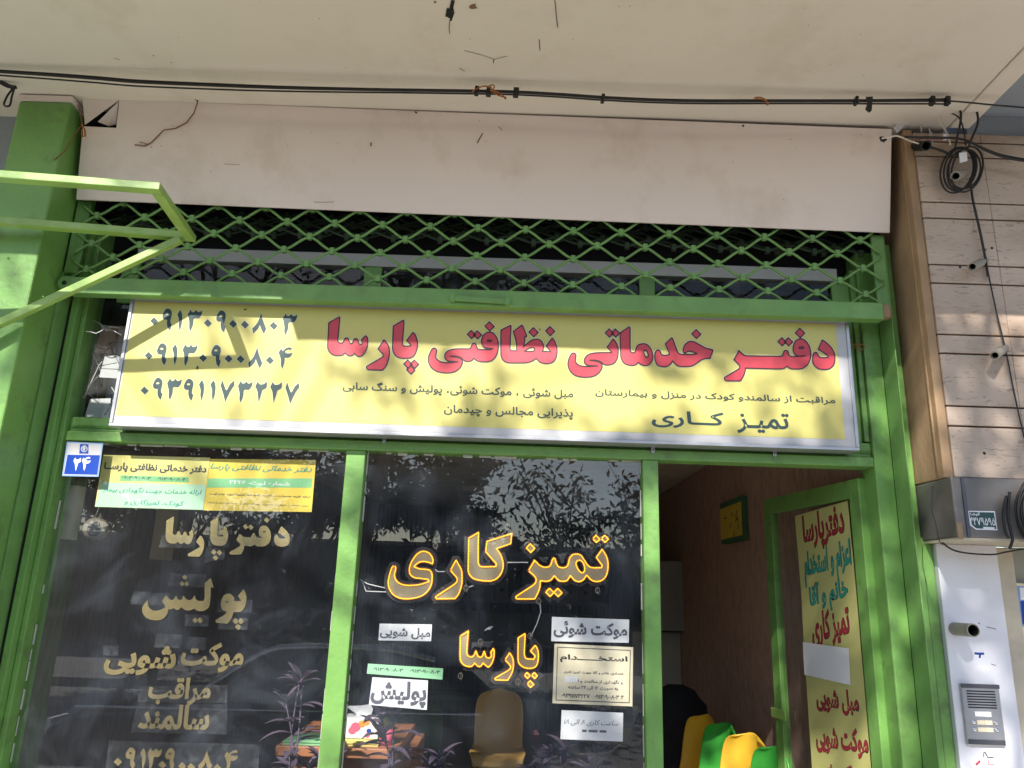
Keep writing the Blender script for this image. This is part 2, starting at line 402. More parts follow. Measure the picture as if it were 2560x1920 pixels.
def dia(cx, cy, r): return [(cx-r*.05, cy-r), (cx+r, cy+r*.04), (cx+r*.05, cy+r), (cx-r, cy-r*.04)]
def orient(l, ccw): return l if (area(l) > 0) == ccw else l[::-1]
def traced(org, sc, outs, holes=()):
    f = lambda l: [(org[0]+x/sc, org[1]+y/sc) for x, y in l]
    return [orient(f(smooth(parse(o)) if isinstance(o, str) else o), True) for o in outs] + [orient(f(h), False) for h in holes]
def stroke(mb, loops, m, Y, half, step=.000012):
    """a printed outline of half-width `half` photo pixels, as short overlapping strips"""
    k = 0
    for l in loops:
        n = len(l)
        for i in range(n):
            a, c = Vector(l[i-1]), Vector(l[i]); d = c-a
            if d.length < 1e-6: continue
            d = d.normalized(); s = Vector((-d.y, d.x))*half; e = d*half*.55; y = Y-step*(k % 5); k += 1
            mb.add([at(*(a-s-e), Y=y), at(*(a+s-e), Y=y), at(*(c+s+e), Y=y), at(*(c-s+e), Y=y)], [(0,1,2,3)], m)
# ---- outlines of the big display letters (each tuple: origin in the photograph, scale, outlines, holes)
A = ((800,770), 6.703); B = ((1060,780), 5.978); CC = ((1400,790), 5.53); D = ((1780,800), 6.703)
E_ = ((940,1310), 7.135); F_ = ((1220,1310), 6.703); G_ = ((1120,1550), 8.508); H_ = ((240,1270), 4.254)
R_SA = traced(*A, ["150,245c 320,148c 332,170 298,540 312,575 345,587 380,580 400,545 418,510 445,500 470,512 485,545 500,585 520,600 540,590 555,555 575,520 600,512 625,522 640,560 655,598 685,610 705,598 705,565 692,530c 765,462c 790,490 800,560 790,650 750,750 700,800 655,812 610,795 575,755c 545,790 505,800 460,790 420,750c 380,785 340,795 240,790 170,750 135,690 128,620 146,270c"])
R_RE = traced(*A, ["1065,538c 1080,540 1110,570 1150,640 1163,720 1155,830 1120,940 1070,1020 1040,1043c 810,1035 782,1010 785,975 1040,825 1060,797 1045,765 972,685c"])
R_PA = traced(*A, ["1228,300c 1395,203c 1409,222c 1382,590 1395,628 1430,637 1515,637c 1522,622 1510,605 1450,545c 1555,407c 1590,440 1625,530 1635,610 1620,700 1580,790 1520,832 1430,842 1320,830 1250,780 1220,710 1215,640 1226,330c"])
R_PD = traced(*A, [dia(1472,940,70), dia(1583,940,70), dia(1520,1038,70)])
R_FTI = traced(*B, ["150,538 185,560 185,610 175,670 200,710 260,745 350,755 440,752 510,743c 440,738 370,735 325,710 308,665 320,620 360,580 440,555 560,548 660,550 695,535 710,505 725,475 747,465 770,475 785,510 800,545 830,560 940,562 1000,560 1030,545c 940,540 890,520 862,470 860,420 880,360 930,310 980,300 1040,320 1090,390 1110,480 1105,570 1075,660 1020,720 950,742 850,742 790,725 742,690c 710,725 650,737 610,730 585,712 550,680 480,660 390,660c 480,672 540,692 570,720 572,760 540,830 470,885 380,908 300,908 190,885 110,830 70,760 68,670 95,600 120,555",
   dia(980,215,70), dia(708,337,62), dia(798,340,62)], [ell(977,430,32,10)])
R_NZA = traced(*B, ["1150,270c 1290,198c 1302,212c 1285,540 1300,572 1340,578 1378,578c 1385,560 1375,430 1335,290c 1460,195c 1475,205c 1538,358c 1525,375c 1505,370c 1505,430 1495,490 1480,530c 1520,490 1600,425 1690,405 1750,430 1785,500 1780,560 1765,585c 1890,592c 1885,575c 1825,510c 1915,388c 1950,430 1985,530 1987,620 1965,700 1920,750 1860,768 1790,768 1730,745 1675,692c 1620,730 1540,755 1440,760 1250,755 1180,715 1150,640 1148,300c",
   dia(1637,302,70), dia(1885,285,70)], [smooth(parse("1500,585c 1550,550 1610,530 1650,545 1645,575 1600,588"))])
R_TI = traced(*CC, ["185,510 218,530 215,580 215,630 250,672 320,695 420,697 520,688c 430,685 370,675 338,640 340,595 370,550 430,520 520,507 620,505 715,505c 710,490c 652,430c 735,317c 765,350 800,430 803,520 785,600 740,655 670,675 610,668 560,630 490,610 410,612c 490,622 545,640 578,665 580,710 550,770 480,825 390,845 320,845 220,825 150,770 113,690 118,610 150,535",
   dia(683,235,58), dia(768,235,58)])
R_MA = traced(*CC, ["830,235c 955,148c 970,162c 970,460 980,495 1010,508 1035,500 1048,460 1080,405 1145,383 1210,400 1260,465 1285,550 1270,630 1225,675 1170,685 1120,670 1080,640c 1050,670 1010,682 940,675 880,645 845,580 838,500"],
   [smooth(parse("1190,475 1215,520 1218,555 1200,570 1170,540 1160,500 1168,478"))])
R_KHD = traced(*CC, ["1355,470 1385,490 1400,525 1430,542 1470,542 1512,530c 1505,500c 1455,385c 1545,300c 1558,312c 1620,480 1650,520 1700,530 1820,530 1900,520c 1860,505 1800,487 1760,495 1730,512 1705,500 1705,460 1730,395 1780,355 1840,352 1920,390 2010,440 2110,465c 2115,478c 2075,585c 2000,590 1950,610 1880,660 1820,690 1760,698 1650,695 1600,670 1557,620c 1525,670 1470,700 1410,700 1350,680 1318,620 1310,550 1325,490", dia(1885,250,64)])
FTR_S = "450,512c 500,555 540,588 580,600c 1150,607 1180,595 1195,560 1210,520 1240,507 1270,520 1285,570 1310,603 1350,612 1480,608 1568,600c 1460,603 1400,585 1365,530 1362,470 1380,390 1420,335 1490,315 1550,335 1610,400 1650,500 1655,610 1630,700 1580,770 1500,815 1420,820 1320,815 1255,775c 1215,805 1150,820 560,805c 555,860 530,930 485,1010c 455,1020 235,1018 208,990 212,960 440,825 468,785 455,755 368,665c"
R_FTR = traced(*D, [FTR_S, dia(1475,218,80), dia(1175,365,70), dia(1283,365,70)], [ell(1497,465,38,14)])
R_DAL = traced(*D, ["1850,335c 1900,365 1990,450 2045,540 2062,640 2045,740 1990,805 1900,830 1800,820 1730,780 1690,710 1685,640 1700,570 1730,543 1760,550 1785,600 1820,625 1880,630 1945,625c 1940,600 1860,540 1778,492c"])
RED_ALL = [R_SA, R_RE, R_PA, R_PD, R_FTI, R_NZA, R_TI, R_MA, R_KHD, R_FTR, R_DAL]
# amber LED letters
def ef(t):                                   # the kaf-alef runs across two zooms
    r = []
    for k in t.split():
        z = k[0]; c = k.endswith('c'); x, y = k[1:].rstrip('c').split(',')
        o, s = (E_ if z == 'E' else F_); r.append((o[0]+float(x)/s, o[1]+float(y)/s, c))
    return [orient(smooth(r), True)]
L_YE = traced(*E_, ["330,735 365,760 365,830 345,900 370,990 430,1045 520,1075 640,1080 780,1065 925,1020c 915,1000c 780,985 680,970 600,910 580,820 600,720 650,620 720,530 800,480 880,475 960,510 1015,580 1035,660 1020,730c 920,695 840,685 770,700 705,755c 780,785 900,795 970,815 1010,870 1020,950 1000,1090 940,1200 850,1280 720,1330 560,1350 420,1335 300,1270 225,1160 205,1040 225,920 260,800 290,745"])
L_RE = traced(*E_, ["1415,635c 1440,635 1490,720 1540,820 1550,930 1545,1080 1490,1250 1420,1345c 1080,1350c 1050,1320 1060,1285c 1380,1070 1430,1020 1430,970 1310,830c"])
L_KA = ef("E1635,250c E1845,125c E1840,400 E1840,680 E1860,735 E1900,750 E2125,745c E2130,715c E1940,500c E1965,300c F415,140c F395,340c F165,420c F230,520 F265,640 F265,740 F230,840 F150,930 F60,965 F0,970 E1850,1020 E1720,980 E1650,900 E1630,820 E1640,270c")
L_TMZ = traced(*F_, ["775,590c 810,620 860,670 920,705 980,710 1030,690 1060,610 1080,570 1105,560 1135,580 1160,660 1190,705 1250,720 1310,705 1335,650 1350,580 1400,510 1480,490 1560,510 1620,590 1680,680 1730,715 1890,718c 1895,695c 1795,560c 1910,400c 1960,470 2005,560 2025,680 2010,820 1960,920 1880,970 1780,975 1710,940 1655,880c 1600,950 1530,980 1450,960 1380,890c 1330,960 1260,975 1180,960 1112,890c 1060,950 980,975 890,965c 880,1070 840,1180 790,1270c 480,1270c 450,1240 460,1200c 740,1020 790,960 780,900 660,785c"],
   [smooth(parse("1530,620 1580,660 1605,740 1590,800 1550,790 1500,710 1490,650"))])
L_DOTS = traced(*F_, [dia(712,405,93), dia(1812,250,82), dia(1957,250,82), dia(1035,1146,90), dia(1172,1148,90)])
L2_SA = traced(*G_, ["250,335c 440,210c 452,230c 420,650 430,730 490,770 540,740 570,670 595,640 620,670 650,750 690,775 725,740 745,670 775,645 800,690 825,770 870,790 905,760 890,680c 965,580c 1000,650 990,800 950,920 870,1020 820,1000 750,945c 700,1000 640,1005 570,945c 510,1000 430,1005 330,970 260,890 240,780 248,350c"])
L2_RE = traced(*G_, ["1300,680c 1350,720 1400,830 1410,960 1380,1120 1280,1300c 1010,1290c 980,1250 1000,1215c 1280,1050 1315,990 1190,850c"])
L2_PA = traced(*G_, ["1475,370c 1640,265c 1660,290c 1640,700 1660,790 1710,810 1810,815c 1835,770c 1730,660c 1850,510c 1900,570 1940,700 1935,850 1900,970 1830,1030 1700,1045 1580,1010 1490,920 1470,800"])
L2_D = traced(*G_, [dia(1685,1178,90), dia(1838,1180,90), dia(1752,1362,98)])
# gold cut-out letters of the left window: reuse the display shapes, refitted
def refit(loops, box, fx=None):
    ls = [[((fx(x) if fx else x), y) for x, y in l] for l in loops]
    xs = [p[0] for l in ls for p in l]; ys = [p[1] for l in ls for p in l]; a, b, c, d = min(xs), max(xs), min(ys), max(ys)
    s = H_[1]; x0, y0, x1, y1 = (H_[0][0]+box[0]/s, H_[0][1]+box[1]/s, H_[0][0]+box[2]/s, H_[0][1]+box[3]/s)
    return [[(x0+(x-a)/(b-a)*(x1-x0), y0+(y-c)/(d-c)*(y1-y0)) for x, y in l] for l in ls]
def squeeze(x):                              # shorten the drawn-out joint of the sign's word
    a, b = 1780+620/6.703, 1780+1130/6.703
    return x if x < a else (a+(x-a)*.12 if x < b else x-(b-a)*.88)
G_DP = refit(R_SA, (740,90,1035,385)) + refit(R_RE, (975,295,1150,518)) + refit(R_PA, (1215,95,1405,400)) + traced(*H_, [dia(1252,470,30), dia(1312,475,30), dia(1270,530,30)]) \
   + refit(R_FTR[:1]+R_FTR[4:], (1420,185,1860,495), squeeze) + refit(R_DAL, (1895,195,2060,412)) + traced(*H_, [dia(1815,128,30), dia(1590,200,30), dia(1645,205,30)])
G_PO = traced(*H_, ["1570,862c 1590,910 1600,960 1580,1050 1540,1100 1460,1108c 1445,1160 1400,1230c 1280,1222c 1268,1195c 1390,1110 1340,1080 1330,1000 1360,930 1420,912 1465,950 1470,990c 1545,990c 1510,935c",
   "1220,745c 1250,845c 1220,845c 1215,960 1200,1050 1150,1092 1090,1095 1040,1070c 1000,1088 950,1085 905,1055c 870,1085 820,1065c 790,1080 770,1075c 760,1120 710,1180 630,1195 540,1170 495,1110 500,1040 550,980c 555,1040 590,1085 660,1090 730,1060 735,1040 700,990c 745,930c 780,970 820,975 850,930c 870,970 905,975 930,930c 960,970 1010,975 1050,930c 1070,980 1140,985 1155,950 1155,800c",
   dia(943,738,28), dia(915,805,28), dia(962,805,28), dia(1055,1195,32), dia(1105,1195,32), dia(1485,1205,34), dia(1538,1205,34), dia(1510,1265,34)], [ell(1390,1000,18,7)])
# big digits of the telephone numbers
DG = {'0': ([dia(0,0,52)], [], (0,0)),
 '9': (["345,925c 380,960 382,1010 370,1060 365,1100 383,1130c 360,1205c 330,1170 318,1110 322,1068c 280,1062 262,1030 275,980 310,930"], [ell(322,995,20,12)], (322,1065)),
 '3': (["478,930c 500,965 525,960 550,935c 570,965 600,960 628,938c 615,1000 580,1045 530,1045 515,1060 510,1120 475,1210c 460,1170 460,1090 440,995c"], [], (532,1070)),
 '1': (["880,950c 905,1010 900,1120 870,1225c 858,1150 860,1080 840,1010c"], [], (873,1087)),
 '7': (["1135,955c 1180,1080 1195,1075 1230,1010 1282,960c 1288,1020c 1240,1090 1200,1170 1170,1235c 1150,1150 1112,1025c"], [], (1200,1095)),
 '2': (["1580,970c 1605,1005 1650,1005 1698,972c 1690,1050 1640,1085 1630,1120 1590,1245c 1580,1150 1575,1100 1547,1035c"], [], (1622,1107)),
 '8': (["1625,110c 1640,180 1688,310c 1655,378c 1630,330 1605,262c 1585,310 1520,370c 1510,305c 1570,240 1610,150"], [], (1600,243)),
 '4': (["1875,555c 1895,590c 1920,565 1960,545 2000,550 2010,575c 1960,575 1925,600 1960,620 2018,610c 2000,650 1960,675 1920,675c 1918,720 1890,820c 1870,770 1870,700 1840,610c"], [], (1930,685))}
ROWS = [("91309008 03", [(278,215,'0'),(440,195,'9'),(600,205,'1'),(790,205,'3'),(953,240,'0'),(1117,220,'9'),(1270,250,'0'),(1420,258,'0'),(1600,243,'8'),(1780,273,'0'),(1985,255,'3')]),
 ("", [(210,650,'0'),(373,632,'9'),(537,640,'1'),(728,643,'3'),(893,678,'0'),(1055,653,'9'),(1213,688,'0'),(1365,693,'0'),(1550,675,'8'),(1732,707,'0'),(1930,685,'4')]),
 ("", [(158,1087,'0'),(322,1065,'9'),(532,1070,'3'),(710,1078,'9'),(873,1087,'1'),(1017,1090,'1'),(1200,1095,'7'),(1422,1102,'3'),(1622,1107,'2'),(1810,1113,'2'),(2015,1122,'7')])]
def digit(ch, cx, cy, org=(330,760), s=5.027, k=1.0):
    outs, holes, c = DG[ch]; res = []
    for o in outs: res.append(orient([(org[0]+(cx+(x-c[0])*k)/s, org[1]+(cy+(y-c[1])*k)/s) for x, y in (smooth(parse(o)) if isinstance(o, str) else o)], True))
    for h in holes: res.append(orient([(org[0]+(cx+(x-c[0])*k)/s, org[1]+(cy+(y-c[1])*k)/s) for x, y in h], False))
    return res
PHONES = [digit(ch, x, y) for _, row in ROWS for x, y, ch in row]
G_NUM = []
for ch, x, y in (('0',232,1425),('9',365,1390),('1',500,1392),('3',625,1392),('0',705,1455),('9',785,1395),('0',915,1470),('0',1010,1480),('8',1160,1410),('0',1290,1490),('4',1440,1420)):
    G_NUM += digit(ch, x, y, (240,1570), 4.254, .83)

# =================================================================== the setting
def pxfill(mb, loops, m, Y, grow=0.0, dy=-.00012):
    put_fill(mb, loops, lambda p: at(p[0], p[1], Y=Y), m, (0, dy, 0), grow)
def quad_px(mb, pts, m, Y, th=.0012):
    f = [at(x, y, Y=Y) for x, y in pts]; mb.prism(f, [p+Vector((0, th, 0)) for p in f], m)
def wob(p, a): return Vector(p)+Vector((random.uniform(-a, a), random.uniform(-a, a), random.uniform(-a, a)))

ROADZ = -.32
g = MB(); g.box((-40,-3.3,-.6), (40,.02,-.02), PAVE); g.build("pavement", kind="structure")
g = MB(); g.box((-60,-60,-.9), (60,-3.3,ROADZ), ASPH); g.build("road", kind="structure")
g = MB(); g.box((-60,-24,ROADZ), (60,-11.5,ROADZ+.14), ASPH); g.build("pavement", kind="structure")
g = MB(); g.box((-60,-.0,-.9), (60,60,-.4), PAVE); g.build("ground", kind="structure")

# ---- balcony over the shop: slab with a step in its front edge, trim along its right end
SZ = 3.62
bal = thing("balcony", "cream painted underside of the balcony slab hanging over the whole shop front", "balcony", loc=(0,-.7,SZ))
b = MB()
f = [(-4.5,.3,SZ),(1.862,.3,SZ),(1.862,-1.44,SZ),(-1.33,-1.44,SZ),(-1.33,-1.31,SZ),(-4.5,-1.31,SZ)]
b.prism([Vector(p) for p in f], [Vector(p)+Vector((0,0,.22)) for p in f], SOFF)
b.build("slab", bal, bevel=.006)
b = MB(); b.box((1.866,-.30,SZ-.004), (1.955,-1.445,SZ+.23), SOFF); b.build("edge_trim", bal, bevel=.006)
b = MB()                                        # drips, nail holes and dirt on the underside
def smear(pts, wd, m, pl):
    P = [atp(x, y, *pl) for x, y in pts]; n = Vector(pl[1]).normalized()
    for i in range(len(P)-1):
        d = (P[i+1]-P[i]).normalized(); s = d.cross(n)*wd*.5*random.uniform(.7, 1.2); a, q = P[i]+n*.0008, P[i+1]+n*.0008
        b.add([a-s, a+s, q+s, q-s], [(0,1,2,3)], m)
SP = ((0,0,SZ-.001), (0,0,-1))
for pts, wd in ((((1133,0),(1128,20),(1124,45)),.016), (((1121,20),(1117,42)),.012), (((1130,15),(1134,30),(1126,52)),.008), (((1124,52),(1123,70),(1124,84)),.003), (((1387,0),(1394,68)),.003), (((1348,98),(1350,126)),.004),
   (((1160,126),(1200,136),(1235,148),(1268,140)),.0025), (((1235,148),(1233,158)),.003), (((1148,170),(1162,178)),.002), (((285,145),(300,150)),.003)): smear(pts, wd, BLACK, SP)
STAINB = flat("brown_stain", (.20, .115, .06), .9)
def blot(x, y, r, m, pl, n=9):
    c = atp(x, y, *pl); nn = Vector(pl[1]).normalized(); u = nn.orthogonal().normalized(); v = nn.cross(u)
    ps = [c+nn*.0006+(u*math.cos(2*math.pi*k/n)+v*math.sin(2*math.pi*k/n))*r*random.uniform(.55, 1.1) for k in range(n)]
    b.add(ps, [tuple(range(n))], m)
blot(1183,16,.016,STAINB,SP); blot(1087,5,.007,STAINB,SP); blot(1175,97,.003,STAINB,SP); blot(384,139,.004,STAINB,SP); blot(428,156,.004,STAINB,SP)
for _ in range(26): blot(random.uniform(60,2300), random.uniform(5,190), random.uniform(.0012,.003), STAINB, SP, 6)
b.build("stains", bal)

# ---- sloping cream fascia over the shutter, with a torn corner flap
FN = Vector((0, -.46, -.11)).normalized()       # outward normal of the leaning panel
FP = ((0, -.3080, 3.60), tuple(FN))
fas = thing("fascia_panel", "long cream metal fascia panel between the balcony and the green shutter", "fascia", loc=(-.17,-.2,3.15))
b = MB()
def fz(x, z): return Vector((x, -.20-(z-3.15)*.11/.46*1.0, z))
L0 = [(-1.945,3.62),(-1.945,3.545),(-1.80,3.545),(-1.795,3.605),(-1.795,3.62),(1.612,3.602),(1.612,3.155),(-1.945,3.172)]
fr = [atp(298,248,*FP), fz(1.612,3.600), fz(1.612,3.155), fz(-1.945,3.186), atp(206,315,*FP), atp(290,319,*FP)]
b.prism(fr, [p-FN*.012 for p in fr], CREAM)
b.build("panel", fas, bevel=.003)
b = MB()
fl = [atp(206,243,*FP), atp(297,249,*FP), atp(212,311,*FP)]
b.prism(fl, [p-FN*.004 for p in fl], CREAM)
fl = [atp(294,253,*FP)-FN*.006, atp(280,303,*FP)-FN*.035, atp(262,309,*FP)-FN*.03, atp(238,300,*FP)-FN*.02]
b.prism(fl, [p-FN*.004 for p in fl], CREAM); b.build("torn_flap", fas)
b = MB(); b.box((-1.965,-.225,3.46),(-1.74,-.20,3.615), DARK); b.build("hollow_black_fill", fas)  # black block paints the dark behind the torn corner
b = MB()
for _ in range(34): blot(random.uniform(260,2180), random.uniform(300,545), random.uniform(.001,.0032), STAINB if random.random()<.7 else BLACK, FP, 6)
for x, y in ((1040,281),(1857,315)): blot(x, y, .006, BLACK, FP, 10)
for pts, wd in ((((1207,333),(1200,345),(1193,358)),.006), (((928,356),(927,366)),.006), (((1246,316),(1255,326)),.003), (((835,505),(800,506),(785,505)),.002), (((560,410),(600,412)),.002)): smear(pts, wd, STAINB, FP)
blot(2207,348,.018,BLACK,FP,12)
b.build("stains", fas)
b = MB()
b.tube([atp(x, y, *FP)+FN*d for x, y, d in ((497,248,.01),(498,262,.02),(488,285,.012),(468,308,.006),(440,322,.004),(412,328,.012),(392,345,.004),(380,358,.006),(362,366,.004),(340,364,.012))], .0026, TWIG, 6)
b.tube([atp(x, y, *FP)+FN*d for x, y, d in ((497,258,.012),(486,246,.03),(474,240,.04))], .0015, TWIG, 5)
b.tube([atp(x, y, *FP)+FN*d for x, y, d in ((372,362,.004),(352,357,.012))], .0018, TWIG, 5)
b.build("string_scrap", label="brown twisted string dangling across the left end of the cream fascia", cat="string")
b = MB()
b.tube([at(x, y, Y=-.34) for x, y in ((196,262),(204,300),(206,312),(197,322),(180,345),(160,380),(135,400))], .0022, TWIG, 6)
b.tube([at(x, y, Y=-.345) for x, y in ((204,310),(212,325),(213,340),(206,342),(205,325))], .004, ORG, 6)
b.build("string_scrap", label="frayed string with orange knot where the left green pillar meets the fascia", cat="string")

# ---- green pillar on the left
pil = thing("green_pillar", "wide green painted steel pillar at the left edge of the shop front", "pillar", loc=(-2.08,-.2,0))
b = MB()
b.box((-2.195,-.335,0), (-1.97,.1,3.585), GREEN)
b.build("pillar_casing", pil, bevel=.008)
b = MB(); b.box((-2.20,-.34,3.586), (-1.965,.1,3.612), CREAM); b.build("plaster_cap", pil)
b = MB()
for x, y in ((108,742),(20,645)): b.sphere(at(x, y, Y=-.337), .004, GREEN2, 8)
b.build("rivet", pil)

# ---- neighbour's blue-grey walls
b = MB(); b.box((-6,-.16,0), (-2.2,.1,6), BLUEG); b.build("neighbour_wall", label="blue grey plaster wall showing past the left edge of the left green pillar", cat="wall")
b = MB(); b.box((1.958,-1.27,3.70), (6,.1,3.95), BLUEG); b.build("neighbour_balcony", label="blue grey underside of the next building's balcony at the top right", cat="balcony")
b = MB(); b.box((1.958,-.28,3.586), (6,.1,3.699), BLUEG); b.build("neighbour_wall", label="narrow blue grey wall strip above the stone cladding at the top right", cat="wall")

# ---- stone pilaster on the right: brown return, travertine face with grooves
pilr = thing("stone_pilaster", "travertine clad pilaster with brown stained side at the right of the shop", "pilaster", loc=(1.9,-.15,0))
b = MB(); b.box((1.663,-.305,2.072), (1.70,.1,3.60), BROWN); b.build("stained_return", pilr, bevel=.004)
b = MB(); b.tube([(1.664,-.268,z) for z in (2.08,2.4,2.9,3.3,3.5)], .007, BROWN, 7); b.build("moulding", pilr)
gz = [at(x, y, Y=-.312).z for x, y in ((2430,357),(2430,394),(2430,508),(2430,548),(2430,664),(2430,710),(2430,838),(2430,885),(2430,1016),(2430,1066))]
zs = sorted([2.072]+gz+[3.585])
b = MB(); pr = None
for i in range(len(zs)-1):
    z0, z1 = zs[i], zs[i+1]
    for x0, x1 in ((1.701, 1.99), (1.9912, 2.75), (2.7512, 4.5)):
        b.box((x0,-.312-random.uniform(0,.0012),z0+.0035), (x1,-.27,z1-.0035), TRAV)
b.build("travertine_slabs", pilr, bevel=.0025)
b = MB(); b.box((1.70,-.285,2.072), (4.5,.1,3.584), DARK); b.build("backing", pilr)
b = MB()                                        # plaster runs and drill holes near the top
for x, y in ((2322,318),(2328,330),(2300,305)):
    p = at(x, y, Y=-.3145); b.tube([p, p+Vector((.003,0,-.03)), p+Vector((.0,0,-.055))], .0025, WPANEL, 6, r1=.0012)
for x, y in ((2462,625),(2480,620),(2400,668),(2461,1133)): b.sphere(at(x, y, Y=-.313), .006, BLACK, 8, (1,.3,1))
pls = [at(x, y, Y=-.318) for x, y in ((2236,318),(2250,300),(2290,296),(2330,300),(2360,305),(2360,312),(2330,309),(2290,307),(2262,312),(2245,330))]
b.prism(pls, [p+Vector((0,.006,0)) for p in pls], WPANEL)
b.build("plaster_runs", pilr)

# ---- green strip with the dark joint, right of the door
b = MB(); b.box((1.621,-.10,0), (1.658,.1,3.15), GREEN); b.box((1.6585,-.098,0), (1.70,.1,1.86), GREEN)
b.build("green_strip", label="narrow green metal strip between the door jamb and the stone pilaster", cat="metal strip", bevel=.004)

# =================================================================== shop front: frame, panes, transom
sf = thing("shop_front", "green painted steel shop front with two glazed windows and a door opening", "shop front", loc=(-.15,0,0))
def memb(a, c, name, m=GREEN, bv=.004, parent=sf):
    q = MB(); q.box(a, c, m); return q.build(name, parent, bevel=bv)
ZT = 2.15
memb((-1.944,-.095,0), (-1.915,.08,3.15), "side_jamb"); memb((-1.914,-.06,0), (-1.892,.06,3.15), "side_jamb")
memb((1.523,-.05,0), (1.60,.08,3.13), "side_jamb", bv=.006)
b = MB(); b.box((1.50,-.03,2.26), (1.5225,.05,3.05), GREEN); b.build("side_jamb", sf, bevel=.003)
memb((-1.892,-.045,ZT), (1.5225,.05,2.192), "head_rail"); memb((-1.892,-.030,2.1925), (1.5225,.05,2.255), "head_rail")
b = MB(); b.tube([(-1.88,-.031,2.212),(1.52,-.031,2.212)], .006, GREEN, 8); b.build("weld_bead", sf)
memb((-.70,-.04,0), (-.62,.045,ZT-.001), "mullion"); memb((.55,-.04,0), (.615,.045,ZT-.001), "mullion")
memb((-1.89,-.04,.78), (-.701,.045,.86), "sill_rail"); memb((-.619,-.04,.78), (.549,.045,.86), "sill_rail")
memb((-1.89,-.03,0), (-.701,.03,.779), "kick_panel"); memb((-.619,-.03,0), (.549,.03,.779), "kick_panel")
def pane(x0, x1, z0, z1, y, name, m):
    q = MB(); q.add([(x0,y,z0),(x1,y,z0),(x1,y,z1),(x0,y,z1)], [(0,1,2,3)], m); return q.build(name, sf)
pane(-1.892,-.70,.86,ZT,0,"window_pane",GLASS); pane(-.62,.55,.86,ZT,0,"window_pane",GLASS)
PUTTY = flat("white_putty", (.55, .54, .52), .8)
b = MB()                                        # cracked putty round the panes
for x0, x1, z in ((-1.88,-.705,ZT-.004),(-.615,.545,ZT-.004)):
    x = x0
    while x < x1:
        d = random.uniform(.02,.10)
        if random.random() < .75: b.box((x,-.006,z-random.uniform(.002,.008)), (min(x+d,x1),-.001,z+.003), PUTTY)
        x += d+random.uniform(0,.03)
for xx, s in ((-.703,-1),(-.617,1),(.547,-1),(-1.889,1)):
    z = .9
    while z < ZT-.05:
        d = random.uniform(.03,.12)
        if random.random() < .7: b.box((xx,-.006,z), (xx+s*random.uniform(.002,.006),-.001,z+d), PUTTY)
        z += d+random.uniform(0,.04)
b.build("putty", sf)
# transom behind the sign and the shutter
pane(-1.89,1.50,2.256,3.0,.01,"transom_pane",GLASS2)
for x0, x1 in ((-1.80,-1.72),(-.70,-.62),(.55,.62),(1.42,1.4995)):
    memb((x0,-.012,2.256 if x0 > -1.7 else 2.79), (x1,.008,3.0), "transom_post")
b = MB(); b.box((-1.74,-.012,3.002), (1.45,.04,3.062), LINTEL); b.build("lintel_board", sf)
b = MB(); b.box((-2.1,.25,2.66), (1.75,.27,3.7), DARK); b.box((-2.1,-.02,2.2), (-1.958,.25,3.6), DARK); b.box((1.605,-.02,2.2), (1.66,.25,3.6), DARK); b.box((-1.95,-.15,3.45),(1.6,.25,3.5),DARK); b.box((-1.95,.05,3.063), (1.6,.25,3.4), DARK); b.build("void_lining", sf)  # added black boxes paint the unlit space dark and stop light leaks
# wires, paper scraps and foil behind the left end of the transom
b = MB()
for _ in range(16):
    x, z = random.uniform(-1.87,-1.68), random.uniform(2.3,2.7)
    b.tube([Vector((x+random.uniform(-.04,.04), .02+random.uniform(.0,.03), z-random.uniform(-.06,.2)*k)) for k in (0,.3,.6,1)], .0018, BLACK if random.random()<.6 else PAPER, 5)
for x0, z0, wd, ht in ((-1.84,2.45,.08,.11),(-1.75,2.40,.07,.16),(-1.87,2.27,.10,.09),(-1.77,2.29,.07,.07)):
    b.add([(x0,.035,z0),(x0+wd,.045,z0),(x0+wd*.9,.05,z0+ht),(x0+.005,.04,z0+ht*.9)], [(0,1,2,3)], PAPER)
b.box((-1.89,.06,2.57), (-1.66,.08,2.70), WALLB); b.box((-1.89,.2,2.2), (-1.6,.21,2.75), SHADEGRN)
b.build("wire_tangle", label="tangle of wires and paper scraps behind the dusty transom left of the yellow sign", cat="wires")
b = MB()
for pts in (((250,808),(262,818),(268,815),(300,820)), ((256,812),(266,824),(282,826),(304,838)), ((215,829),(228,830),(240,834),(256,826),(264,816)), ((262,812),(258,822),(268,828),(276,818),(262,814)), ((232,800),(248,808),(260,820))):
    b.tube([at(x, y, Y=-.06+.01*random.random()) for x, y in pts], .0022, ALU, 6)
b.build("wire_tie", label="twisted pale wire tying the left end of the yellow sign", cat="wire")
b = MB()
for pts in (((2120,850),(2135,862),(2150,858),(2162,868)), ((2125,872),(2140,866),(2158,860)), ((2140,870),(2150,878),(2163,866))):
    b.tube([at(x, y, Y=-.05) for x, y in pts], .0022, ORG, 6)
b.build("wire_tie", label="rusty orange wire twist at the right end of the yellow sign", cat="wire")

